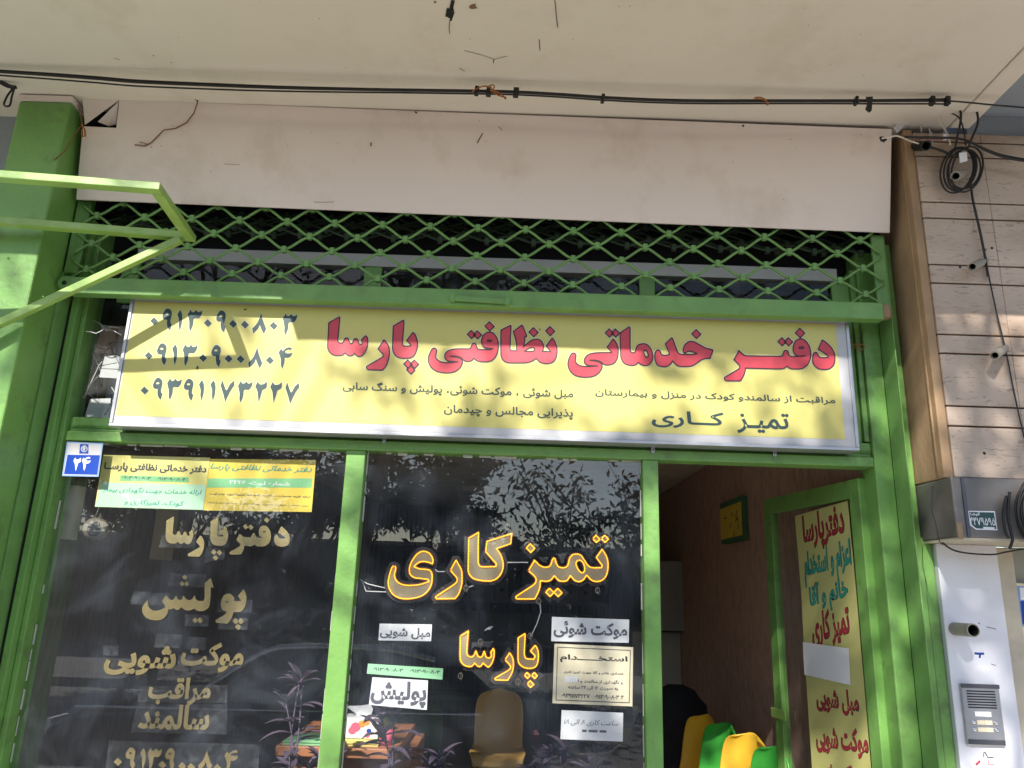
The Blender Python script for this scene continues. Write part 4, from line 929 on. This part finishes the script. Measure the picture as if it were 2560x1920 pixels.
b.build("string_knots", cb)
b = MB(); p = at(2355,233,Y=-.50); b.sphere(p, .012, BLACK, 8, (1,1,1.2)); b.tube([p, p+Vector((-.004,0,.02)), (p.x,p.y,SZ)], .005, DSTEEL, 6); b.build("hanging_hook", cb)
# cables at the far left corner
b = MB()
for pts in (((0,203),(18,214),(30,222),(18,240),(10,262),(24,264),(30,240),(36,220)), ((0,208),(20,218),(42,220)), ((0,200),(22,212),(40,216))): b.tube(spline(px3(pts, -.42), 4), .004, BLACK, 6)
b.build("cable_loop", label="little black wire loop hanging at the top left corner above the pillar", cat="wire")
# coil in front of the travertine
co = thing("cable_coil", "coil of dark cable hanging on the travertine under the balcony's right end", "cable coil", loc=tuple(at(2403,425,Y=-.36)))
b = MB()
for k in range(5):
    cx, cy, rx, ry, ti = 2405+4*(k-2)*1.6, 424+random.uniform(-2,2), 40-2.2*(k % 3), 60-3*(k % 4), .42
    pts = []
    for i in range(29):
        a = 2*math.pi*i/28; u, v = rx*math.cos(a), ry*math.sin(a); pts.append(at(cx+u*math.cos(ti)-v*math.sin(ti)*.8, cy+u*math.sin(ti)+v*math.cos(ti), Y=-.355-.004*k))
    b.tube(pts, .0042, BLACK, 6, caps=False)
b.build("loops", co)
b = MB()
for pts, r, Y in ((((2365,254),(2385,257),(2400,275),(2402,300),(2395,335),(2388,370)),.0048,-.42), (((2370,250),(2400,251),(2425,258),(2442,280),(2444,310),(2430,345),(2423,365)),.0048,-.42), (((2352,258),(2370,278),(2398,295),(2410,330),(2414,365)),.003,-.40), (((2425,445),(2432,500),(2448,570),(2462,640),(2470,690)),.0052,-.335), (((2462,640),(2472,690),(2490,775),(2515,880),(2535,980),(2556,1075),(2575,1150)),.003,-.325), (((2240,340),(2262,345),(2290,358),(2316,365)),.004,-.36), (((2318,366),(2350,375),(2380,388)),.0055,-.36), (((2262,342),(2300,343),(2350,344),(2395,346),(2430,357),(2470,378),(2520,395),(2600,408)),.0052,-.40), (((2430,357),(2500,386),(2600,404)),.004,-.395)):
    b.tube(spline(px3(pts, Y), 5), r, BLACK, 7)
b.build("drop_cables", co)
b = MB()
for pts in (((2285,345),(2300,349),(2320,342),(2345,350),(2365,345)), ((2288,350),(2305,342),(2325,351),(2350,343)), ((2280,343),(2310,347),(2340,346))): b.tube(spline(px3(pts, -.36), 3), .0022, flat("pink_wire", (.32,.13,.14), .6), 5)
b.build("pink_wires", co)
b = MB()
for pts in (((2205,346),(2225,342),(2245,340),(2275,352),(2300,360)), ((2338,252),(2336,275),(2350,305),(2368,335),(2376,362))): b.tube(spline(px3(pts, -.375), 4), .004, CEIL, 6)
b.build("pale_wires", co)
b = MB(); f = px3([(2398,382),(2417,380),(2419,402),(2400,407)], -.385); b.prism(f, [v+Vector((0,.002,0)) for v in f], PAPER); f = px3([(2358,334),(2366,334),(2368,348),(2360,349)], -.38); b.prism(f, [v+Vector((0,.006,0)) for v in f], PAPER); b.build("cable_tag", co)
# grey wall tubes (empty lamp sockets) on the travertine
for root, tip, ro, lb in (((2412,432),(2390,440),.0195,"grey plastic pipe end inside the cable coil on the travertine"), ((2464,651),(2432,666),.0165,"grey plastic socket tilting down at the upper edge of the sunlit travertine"), ((2514,869),(2488,888),.0165,"grey plastic socket on the travertine beside the hanging cable, the lowest one")):
    a, c = at(*root, Y=-.315), at(*tip, Y=-.385); q = MB(); q.pipe(a, c, ro*.8, ro*.68, PVC, 18, DARK); m_ = a.lerp(c,.4); q.pipe(m_, c+(c-a)*.05, ro*1.05, ro*.8, PVC, 18, DARK); q.build("wall_socket", label=lb, cat="pipe", group="grey sockets on the stone")
a, c = at(2288,366,Y=-.30), at(2316,364,Y=-.40); q = MB(); q.pipe(a, c, .021, .017, BLACK, 18, DARK); q.build("conduit_end", label="black conduit end poking from the brown stone near the fascia's right end", cat="pipe")
# big black coil at the right edge
b = MB()
for k in range(9):
    cx, cy, rx, ry = 2618+random.uniform(-8,8), 1275+random.uniform(-8,8), 46+5.0*k+random.uniform(-3,3), 66+4.5*k+random.uniform(-4,4)
    b.tube([at(cx+rx*math.cos(a), cy+ry*math.sin(a), Y=-.365-.006*(k % 4)) for a in [2*math.pi*i/30 for i in range(31)]], .0046, BLACK, 6, caps=False)
for pts in (((2516,1240),(2508,1290),(2514,1330),(2522,1345)), ((2524,1230),(2520,1290),(2530,1340),(2531,1352),(2524,1372))): b.tube(spline(px3(pts, -.37), 4), .0055, BLACK, 6)
b.build("cable_coil", label="thick coil of black cable hanging over the grey metal box at the right edge", cat="cable coil")
b = MB(); b.tube(spline(px3([(2355,1355),(2375,1371),(2400,1380),(2440,1385),(2485,1386),(2510,1381),(2560,1372)], -.19), 5), .0035, BLACK, 6); b.tube(spline(px3([(2332,1215),(2330,1270),(2340,1310),(2348,1350),(2358,1362)], -.352), 5), .002, BLACK, 5)
b.build("loose_wire", label="thin dark wire sagging under the grey metal box over the white panel", cat="wire")

# =================================================================== inside the shop
RX0, RX1, RY1, RZ = -1.97, 1.56, 6.6, 2.62
b = MB(); b.box((RX0,.1,-.39), (RX1,RY1,0), FLOORI); b.build("floor", kind="structure")
b = MB(); b.box((RX0-.1,.075,RZ), (RX1+.1,RY1,RZ+.03), CEIL); b.build("ceiling", kind="structure")
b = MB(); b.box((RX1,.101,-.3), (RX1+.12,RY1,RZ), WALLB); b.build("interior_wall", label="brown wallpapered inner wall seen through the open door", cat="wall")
b = MB(); b.box((RX0-.12,.101,-.3), (RX0,RY1,RZ), WALLD); b.build("interior_wall", label="brown inner wall behind the left window, shade painted into its colour", cat="wall")
b = MB(); b.box((RX0-.12,RY1,-.3), (RX1+.12,RY1+.1,RZ), STRIPE); b.build("interior_wall", label="striped brown back wall of the shop behind the shelves", cat="wall")
bs = thing("file_shelf", "dark shelves of box files along the back wall behind the LED words", "shelf", loc=(-.3,6.3,0))
b = MB()
for z in (.35,.95,1.45,2.02): b.box((-1.6,6.2,z), (1.2,6.58,z+.05), DSTEEL)
for x in (-1.6,-.25,1.16): b.box((x,6.21,.0), (x+.04,6.57,2.069), DSTEEL)
b.build("shelf_frame", bs)
i = 0
for z in (1.0,1.5):
    x = -1.5
    while x < 1.0:
        if random.random() < .8:
            q = MB(); q.box((x,6.22,z+.001), (x+.16,6.55,z+.34), BINDER); q.pipe((x+.08,6.2195,z+.1), (x+.08,6.215,z+.1), .022, .004, DARK, 10); q.build("box_file", bs)
        x += .168
# security camera on the left wall
cc = thing("security_camera", "cream dome security camera inside the left window, under the leaflets", "camera", loc=tuple(at(240,1322,Y=.14)))
c = at(240,1322,Y=.16)
b = MB(); b.sphere(c, .052, CCTVW, 20, (1.15,1,.95)); b.tube([c+Vector((.0,0,.03)), c+Vector((0,.02,.09))], .016, CCTVW, 10); b.build("housing", cc)
b = MB(); b.sphere(c+Vector((.012,-.030,-.004)), .030, CARG, 18, (1,.9,1)); b.sphere(c+Vector((.012,-.034,-.004)), .031, CLOTH, 18, (1,.9,1)); b.build("lens", cc)
b = MB(); b.box((c.x-.12,.11,c.z-.05), (c.x-.08,.17,c.z+.18), BEIGE); b.build("camera_conduit", cc)
b = MB(); b.box((-1.965,1.05,1.70), (-1.96,1.33,2.02), BEIGE); b.build("wall_poster", label="brownish paper sheet pinned to the dim left inner wall", cat="paper")
# wall plaque, cabinet, fridge
wq = [at(x, y, X=1.545) for x, y in ((1810,1260),(1862,1240),(1864,1350),(1818,1360))]
y0, y1, z0_, z1_ = min(v.y for v in wq)-.01, max(v.y for v in wq), min(v.z for v in wq), max(v.z for v in wq)
b = MB(); b.box((1.515,y0,z0_), (1.559,y1,z1_), flat("dull_green_board", (.07,.17,.09), .6)); pq = b.build("wall_plaque", label="yellow wall plaque with green ends on the brown wall inside the door", cat="plaque", bevel=.003)
b = MB(); b.box((1.513,y0+.001,z0_+.03), (1.5148,y1-.001,z1_-.04), GOLDY)
for _ in range(9):
    yy, zz = random.uniform(y0+.05,y0+.25), random.uniform(z0_+.06,z1_-.1); b.tube([(1.5125,yy,zz),(1.5125,yy+random.uniform(-.05,.05),zz+random.uniform(-.06,.06))], .003, DARKTXT, 4)
b.tube([(1.5125,y1-.1,z0_+.17),(1.5125,y1-.16,z0_+.172)], .005, DARKTXT, 4); b.build("printed_panel", pq)
b = MB(); b.box((1.30,3.75,1.30), (1.558,4.6,1.90), CABG); ck = b.build("wall_cabinet", label="grey metal cabinet hung on the inner wall beyond the door mullion", cat="cabinet", bevel=.006)
b = MB(); b.box((1.295,3.80,1.33), (1.2995,4.55,1.87), BLACK); b.build("cabinet_door", ck)
b = MB(); b.box((1.12,3.9,.0), (1.557,4.7,1.285), CABW); fr_ = b.build("fridge", label="white enamel fridge under the grey wall cabinet", cat="fridge", bevel=.012)
b = MB(); b.box((1.114,4.05,.82), (1.1195,4.10,.85), BLACK); b.box((1.1,3.93,.9), (1.1195,3.95,1.2), DSTEEL); b.build("door_handle", fr_)
# chairs: moulded plastic shells on steel legs
def chair_shell(q, m):
    n, k = 13, 14; vs = []
    prof = [(.24,.40),(.235,.435),(.18,.445),(.08,.432),(-.03,.425),(-.12,.435),(-.18,.47),(-.205,.53),(-.222,.61),(-.238,.70),(-.247,.77),(-.250,.81),(-.252,.832)]
    wid = [.19,.205,.22,.225,.22,.212,.20,.20,.205,.205,.19,.15,.085]
    for j in range(n):
        y, z = prof[j]; wdt = wid[j]
        for i in range(k+1):
            u = -1+2*i/k; s = math.copysign(abs(u)**.9, u)
            vs.append((s*wdt, y+(.055*u*u if j >= 6 else 0), z+(.028*u*u if 1 <= j < 6 else (-.02*u*u if j == n-1 else 0))))
    fs = [(j*(k+1)+i, j*(k+1)+i+1, (j+1)*(k+1)+i+1, (j+1)*(k+1)+i) for j in range(n-1) for i in range(k)]
    q.add(vs, fs, m, True)
def chair(loc, rz, m, label, group, dz=0):
    t = tag(bpy.data.objects.new("plastic_chair", None), label, "chair", group); C.objects.link(t); t.location = loc; t.rotation_euler = (0,0,rz)
    q = MB(); chair_shell(q, m); o = q.build("seat_shell", t, local=True)
    s = o.modifiers.new("thickness", 'SOLIDIFY'); s.thickness = .012; s = o.modifiers.new("smooth", 'SUBSURF'); s.levels = 1; s.render_levels = 1
    for sx in (-1,1):
        for sy in (-1,1):
            q = MB(); q.tube([(sx*.15,sy*.13,.425),(sx*.20,sy*.20,-dz)], .011, DSTEEL, 8); q.build("leg", t, local=True)
    return t
CG = "plastic chairs along the inner wall"
wl = math.radians(90)
def chair_at(px, py, Y, m, label, rz, top=.835):
    p = at(px, py, Y=Y); k = p.z/top; t = chair((p.x-.25*k*math.sin(rz), p.y+.25*k*math.cos(rz), 0), rz, m, label, CG); t.scale = (k*.76,k,k); return t
chair_at(1772,1784,1.95,PLYEL,"yellow plastic chair nearest the black coat, inside the door",wl+.42)
chair_at(1822,1803,1.60,PLGRN,"green plastic chair between the two yellow ones, inside the door",wl+.40)
chair_at(1882,1829,1.25,PLYEL,"yellow plastic chair between the two green ones, inside the door",wl+.55)
chair_at(1952,1862,.95,PLGRN,"green plastic chair behind the door latch, closest to the street",wl+.30)
p = at(1250,1722,Y=2.1); k = .90; zl = p.z-.825*k; chair((p.x,p.y-.25*k,zl), math.pi, PLBRN, "tan plastic chair facing the street, seen through the middle window", None, dz=zl/k).scale = (k*.86,k,k)
p = at(1010,1740,Y=1.9); chair((p.x,p.y,p.z-.835), .5, SHADEGRN, "dark plastic chair in the gloom behind the shaded word notice", None)
# black coat on a stand
b = MB(); c = at(1690,1712,Y=2.3)
prof = [(.0,.06),(-.03,.13),(-.12,.21),(-.30,.24),(-.55,.26),(-.85,.27),(-c.z+.15,.25)]; n = 22; vs = []
for j, (dz, r) in enumerate(prof):
    for k in range(n):
        a = 2*math.pi*k/n; rr = r*(1+.10*math.sin(3*a+j)+.06*math.sin(7*a+2*j)); vs.append((c.x+rr*math.cos(a)*.85, c.y+rr*math.sin(a)*.6, c.z+dz))
b.add(vs, [(j*n+k, j*n+(k+1) % n, (j+1)*n+(k+1) % n, (j+1)*n+k) for j in range(len(prof)-1) for k in range(n)]+[tuple(range(n))], CLOTH, True)
b.tube([c+Vector((-.22,-.08,-.20)), c+Vector((-.30,-.12,-.36)), c+Vector((-.24,-.14,-.62))], .06, CLOTH, 10)
b.tube([(c.x,c.y,0),(c.x,c.y,.4)], .02, DSTEEL, 8)
b.build("black_coat", label="black coat hanging in a heap beside the yellow chair inside the door", cat="coat")
# desk, stacked papers, tissue box, flower pot
dk = thing("desk", "orange wood desk inside the windows, papers and a tissue box on top", "desk", loc=(-.9,.75,0))
D0, D1 = at(690,1858,Y=.62), at(965,1880,Y=.62); zt = (D0.z+D1.z)/2
b = MB(); b.box((D0.x,.62,zt-.042), (D1.x+.05,1.35,zt), WOODD); b.build("desktop", dk, bevel=.003)
b = MB(); b.box((D0.x+.06,.70,0), (D0.x+.62,1.3,zt-.0425), WOODD); b.build("drawer_unit", dk, bevel=.004)
b = MB(); b.box((D1.x-.04,.72,0), (D1.x+.02,1.3,zt-.0425), WOODD); b.build("desk_leg", dk)
for k, (x0, x1, m, yy, hh, lb) in enumerate(((712,845,GRNP,.66,.018,"pile of mint green flyers on the left of the desk"), (850,945,YELP,.67,.022,"pile of soft yellow flyers on the desk under the tissue box"))):
    a, c = at(x0,1850,Y=yy), at(x1,1850,Y=yy); b = MB()
    for j in range(6): o = random.uniform(-.008,.008); b.box((a.x+o,yy+o,zt+.0005+hh*j/6), (c.x+o,yy+.20+o,zt+hh*(j+.9)/6), m)
    b.build("flyer_pile", label=lb, cat="flyers")
a, c = at(853,1832,Y=.72), at(945,1832,Y=.72); b = MB(); b.box((a.x,.72,zt+.024), (c.x,.85,zt+.115), PAPER)
tb = b.build("tissue_box", label="white tissue box printed with pink and orange flowers on the desk", cat="tissue box", bevel=.004)
b = MB(); W = c.x-a.x
for u, v, r, m in ((.38,.05,.024,PINKF),(.30,.035,.02,PINKF),(.55,.065,.018,ORNGF),(.68,.07,.013,ORNGF),(.75,.035,.012,BLUE),(.72,.016,.013,PINKF)): b.sphere((a.x+W*u,.7195,zt+.024+v), r, m, 12, (1,.02,.9))
b.build("flower_print", tb)
b = MB(); tz = zt+.116; x_ = a.x+W*.55
for k in range(5): b.add([(x_-.04,.76+.01*k,tz),(x_+.03,.77+.01*k,tz),(x_+.045-.02*k,.78,tz+.06-.006*k),(x_-.02-.02*k,.77,tz+.045)], [(0,1,2,3)], PAPER)
b.build("tissue", tb)
fp = at(966,1832,Y=.72); ft = thing("flower_pot", "small pink flower pot with green leaves beside the tissue box", "flower pot", loc=(fp.x,fp.y,zt))
b = MB(); b.tube([(fp.x,fp.y,zt+.001),(fp.x,fp.y,zt+.07)], .028, PINKF, 14, r1=.036); b.build("pot", ft)
b = MB()
def leaf(q, p, d, L, wd, m, droop=.3):
    p, d = Vector(p), Vector(d).normalized(); s = d.cross(Vector((0,0,1)))
    s = s.normalized() if s.length > .05 else Vector((1,0,0)); vs = []; N = 5
    for i in range(N+1):
        t = i/N; w_ = wd*math.sin(math.pi*min(.98,(.12+.88*t)))**.8*.5; c_ = p+d*L*t-Vector((0,0,1))*L*droop*t*t
        vs += [c_-s*w_+Vector((0,0,w_*.35)), c_, c_+s*w_+Vector((0,0,w_*.35))]
    fs = []
    for i in range(N): o = 3*i; fs += [(o,o+1,o+4,o+3),(o+1,o+2,o+5,o+4)]
    q.add(vs, fs, m, True)
for k in range(14):
    a_ = random.uniform(0,6.28); leaf(b, (fp.x,fp.y,zt+.07), (math.cos(a_)*.5,math.sin(a_)*.5,1), random.uniform(.07,.13), .03, LEAF)
b.build("leaves", ft)
# purple-leaved plants on the sill
sill = MB(); sill.box((-1.88,.06,.66), (.545,.26,.705), WHT); sill.build("window_shelf", label="white inner shelf under the windows carrying the purple plants", cat="shelf", bevel=.003)
PG = "purple plants on the window shelf"
for (x, y, h, sc, lb) in ((748,1705,.20,1.0,"tall purple leaved plant behind the left window, next to the green mullion"), (985,1790,.24,1.15,"bushy purple leaved plant in front of the tissue box"), (1095,1900,.10,1.0,"low purple leaved plant with splayed leaves, under the tan chair"), (1420,1880,.20,1.1,"purple leaved plant in the middle window, below the handwritten notice"), (1490,1885,.16,1.0,"purple leaved plant near the right of the middle window, broad leaves"), (1362,1900,.12,.8,"thin purple leaved plant with upright narrow leaves right of the tan chair"), (800,1905,.10,.9,"small purple leaved plant hanging low by the green mullion")):
    top = at(x, y, Y=.15); t = thing("purple_plant", lb, "plant", PG, loc=(top.x,.15,.706))
    b = MB(); b.tube([(top.x,.16,.706),(top.x,.16,.80)], .045, PURPP, 12, r1=.055); b.build("pot", t)
    b = MB(); zb_ = .79
    for st in range(3):
        tx, ty, tz = top.x+random.uniform(-.06,.06)*(st > 0), .16+random.uniform(-.03,.04), top.z-random.uniform(0,.08)*(st > 0)
        P = spline([(top.x,.16,zb_),(top.x+(tx-top.x)*.3+random.uniform(-.02,.02),.17,zb_+(tz-zb_)*.5),(tx,ty,tz)], 4); b.tube(P, .0045, PURP, 6, r1=.003)
        for i, p in enumerate(P[1:]):
            for s in range(1 if i < len(P)-2 else 5):
                a_ = i*2.4+s*1.5+random.uniform(-.4,.4); up = .35 if i < len(P)-2 else random.uniform(.3,1.6)
                leaf(b, p, (math.cos(a_),math.sin(a_)*.8-.2,up), random.uniform(.09,.15)*sc, .034*sc, PURP, random.uniform(.1,.5))
    b.build("foliage", t)
b = MB(); b.box((-.5,4.6,RZ-.05), (-.05,4.75,RZ-.001), PAPER); b.build("ceiling_lamp", label="long dim ceiling lamp inside the shop above the LED words", cat="lamp")

# =================================================================== the street behind the camera: it shades the front and shows in the glass
def tree(name, x, y, h, crown, nleaf, lsize, label, m=LEAF, trunk_r=.12, seed=1, group="street trees mirrored in the windows", bare=0.0, squash=1.0, clumps=26, twig=4, tight=1.0):
    rnd = random.Random(seed); t = thing(name, label, "tree", group, loc=(x,y,ROADZ+.14))
    tb, cr = MB(), MB(); cx, cy, cz, rx, ry, rz = crown; tips = []
    base = Vector((x,y,ROADZ)); fork = Vector((x+(cx-x)*.4, y+(cy-y)*.4, h))
    tb.tube(spline([base, base.lerp(fork,.5)+Vector((rnd.uniform(-.1,.1),0,0)), fork], 5), trunk_r, BARK, 10, r1=trunk_r*.7)
    def limb(p, d, L, r, lev):
        q = [p]; 
        for i in range(4):
            d = (d+Vector((rnd.uniform(-.25,.25),rnd.uniform(-.25,.25),rnd.uniform(-.1,.2)))).normalized(); q.append(q[-1]+d*L/4)
        tb.tube(q, r, BARK, 6, r1=r*.55)
        if lev == 0: tips.append(q[-1]); tips.append(q[2]); return
        for k in range(min(twig,3) if lev > 1 else twig):
            limb(q[rnd.choice((2,3,4))], (d+Vector((rnd.uniform(-.9,.9),rnd.uniform(-.9,.9),rnd.uniform(-.4,.6)))).normalized(), L*rnd.uniform(.5,.75), r*.5, lev-1)
    for k in range(6):
        a = 2*math.pi*k/6+rnd.uniform(-.3,.3); tgt = Vector((cx+rx*.55*math.cos(a), cy+ry*.55*math.sin(a), cz+rz*rnd.uniform(-.3,.5)))
        limb(fork, (tgt-fork).normalized(), (tgt-fork).length, trunk_r*.5, 2)
    cl = []
    for _ in range(clumps):
        while True:
            v = Vector((rnd.uniform(-1,1),rnd.uniform(-1,1),rnd.uniform(-1,1)))
            if v.length < 1: break
        cl.append((Vector((cx+v.x*rx, cy+v.y*ry, cz+v.z*rz)), rnd.uniform(.25,.6)*min(rx,rz)*.62))
    cl += [(p, .28) for p in tips if rnd.random() > bare]
    vs, fs = [], []
    for i in range(nleaf):
        c_, r = rnd.choice(cl); v = Vector((rnd.gauss(0,1),rnd.gauss(0,1),rnd.gauss(0,.8*squash)))*r*.55*tight; p = c_+v
        u = Vector((rnd.gauss(0,1),rnd.gauss(0,1),rnd.gauss(0,1))).normalized(); s = u.orthogonal().normalized(); L = lsize*rnd.uniform(.6,1.3); W_ = L*.42; o = len(vs)
        n_ = u.cross(s)*W_*.25
        vs += [p, p+u*L*.45+s*W_*.5+n_, p+u*L, p+u*L*.45-s*W_*.5+n_]; fs.append((o,o+1,o+2,o+3))
    cr.add(vs, fs, m)
    tb.build("trunk", t); cr.build("crown", t)
# the tree that dapples the shop front: its crown hangs in the sun's path, thick to the right, sparse to the left
tree("street_tree", -2.6, -8.2, 3.6, (-.75,-7.4,7.25,2.3,1.3,1.9), 7200, .12, "leafy street tree across the lane that dapples the shop front", seed=5, trunk_r=.13, clumps=125, bare=.9, twig=2, tight=.36)
tree("street_tree", -5.2, -8.6, 3.2, (-4.0,-7.8,7.4,1.4,1.2,1.6), 800, .11, "sparse street tree further left with thin branches", seed=9, trunk_r=.08, clumps=22, bare=.95, twig=1, tight=.35)
PINES = "dark trees along the far pavement"
for k, (x, y, h, c_, nl, lb) in enumerate(((-7.5,-13.5,1.6,(-7.5,-13.5,2.6,2.2,1.6,2.7),9000,"dark bushy tree at the far left of the far pavement"), (-4.2,-13.0,1.6,(-4.2,-13.0,2.6,2.0,1.5,2.7),9000,"dark bushy tree second from the left on the far pavement"), (-1.3,-13.4,1.5,(-1.2,-13.4,2.6,1.9,1.5,2.5),7000,"dark bushy tree opposite the middle window"), (1.7,-14.0,1.4,(1.7,-14.0,2.6,1.6,1.2,1.9),800,"thin open tree with upright twigs opposite the door"), (4.0,-13.6,1.5,(4.0,-13.6,2.6,1.8,1.3,2.0),1200,"open twiggy tree at the far right of the far pavement"))):
    tree("far_tree", x, y, h, c_, nl, .20, lb, m=PINE, trunk_r=.10, seed=20+k, group=PINES, clumps=26)
b = MB(); b.box((-40,-19.5,ROADZ), (40,-19,2.75), FARW); b.box((-40,-19.55,2.75), (40,-18.95,2.85), BEIGE); b.build("street_wall", label="long plastered wall across the street mirrored in the windows", cat="wall")
# parked car mirrored in the left window
cr_ = thing("parked_car", "black car with chrome roof strip parked at the kerb, mirrored in the left window", "car", loc=(-1.9,-5.0,ROADZ))
def sect(y0, y1, prof, m, name, x_sc=1.0, bv=.03):
    q = MB(); f = [Vector((x,y0,ROADZ+z)) for x, z in prof]; bk = [Vector((x,y1,ROADZ+z)) for x, z in prof]; q.prism(f, bk, m); return q.build(name, cr_, bevel=bv)
X0 = -4.1
body = [(X0,.30),(X0+.05,.62),(X0+.25,.72),(X0+1.15,.80),(X0+3.5,.84),(X0+4.3,.80),(X0+4.42,.60),(X0+4.40,.30)]
cab = [(X0+1.15,.80),(X0+1.85,1.30),(X0+2.2,1.385),(X0+3.0,1.39),(X0+3.45,1.30),(X0+4.0,.84)]
sect(-4.05,-5.75,body,CARP,"body",bv=.06); sect(-4.17,-5.63,cab,CARP,"cabin",bv=.07)
gp = [(X0+1.40,.86),(X0+1.92,1.24),(X0+2.25,1.31),(X0+2.95,1.31),(X0+3.35,1.23),(X0+3.75,.87)]
sect(-4.160,-4.175,gp,CARG,"side_window",bv=.004)
q = MB(); q.tube(spline([(X0+1.40,-4.155,ROADZ+.97),(X0+1.88,-4.155,ROADZ+1.29),(X0+2.25,-4.155,ROADZ+1.355),(X0+3.0,-4.155,ROADZ+1.355),(X0+3.45,-4.155,ROADZ+1.27)], 6), .030, CHROME, 8); q.build("roof_strip", cr_)
q = MB(); q.tube([(X0+.3,-4.045,ROADZ+.80),(X0+3.9,-4.045,ROADZ+.845)], .013, CHROME, 8); q.build("waist_strip", cr_)
q = MB(); q.sphere((X0+1.45,-4.0,ROADZ+.92), .10, CARP, 12, (.8,.9,.75)); q.build("wing_mirror", cr_)
for x in (X0+.85, X0+3.55):
    for y0, y1 in ((-4.04,-4.24),(-5.56,-5.76)):
        q = MB(); q.pipe((x,y0,ROADZ+.32), (x,y1,ROADZ+.32), .32, .19, RUBB, 28); wh = q.build("wheel", cr_)
        q = MB(); q.pipe((x,y0+.002,ROADZ+.32), (x,y0-.15,ROADZ+.32), .19, .02, ALU, 28); q.build("rim", wh)
for x in (X0+.03, X0+4.40): q = MB(); q.box((x-.02,-4.15,ROADZ+.55), (x+.02,-4.45,ROADZ+.68), PAPER if x < X0+1 else RED); q.build("headlight" if x < X0+1 else "tail_light", cr_)
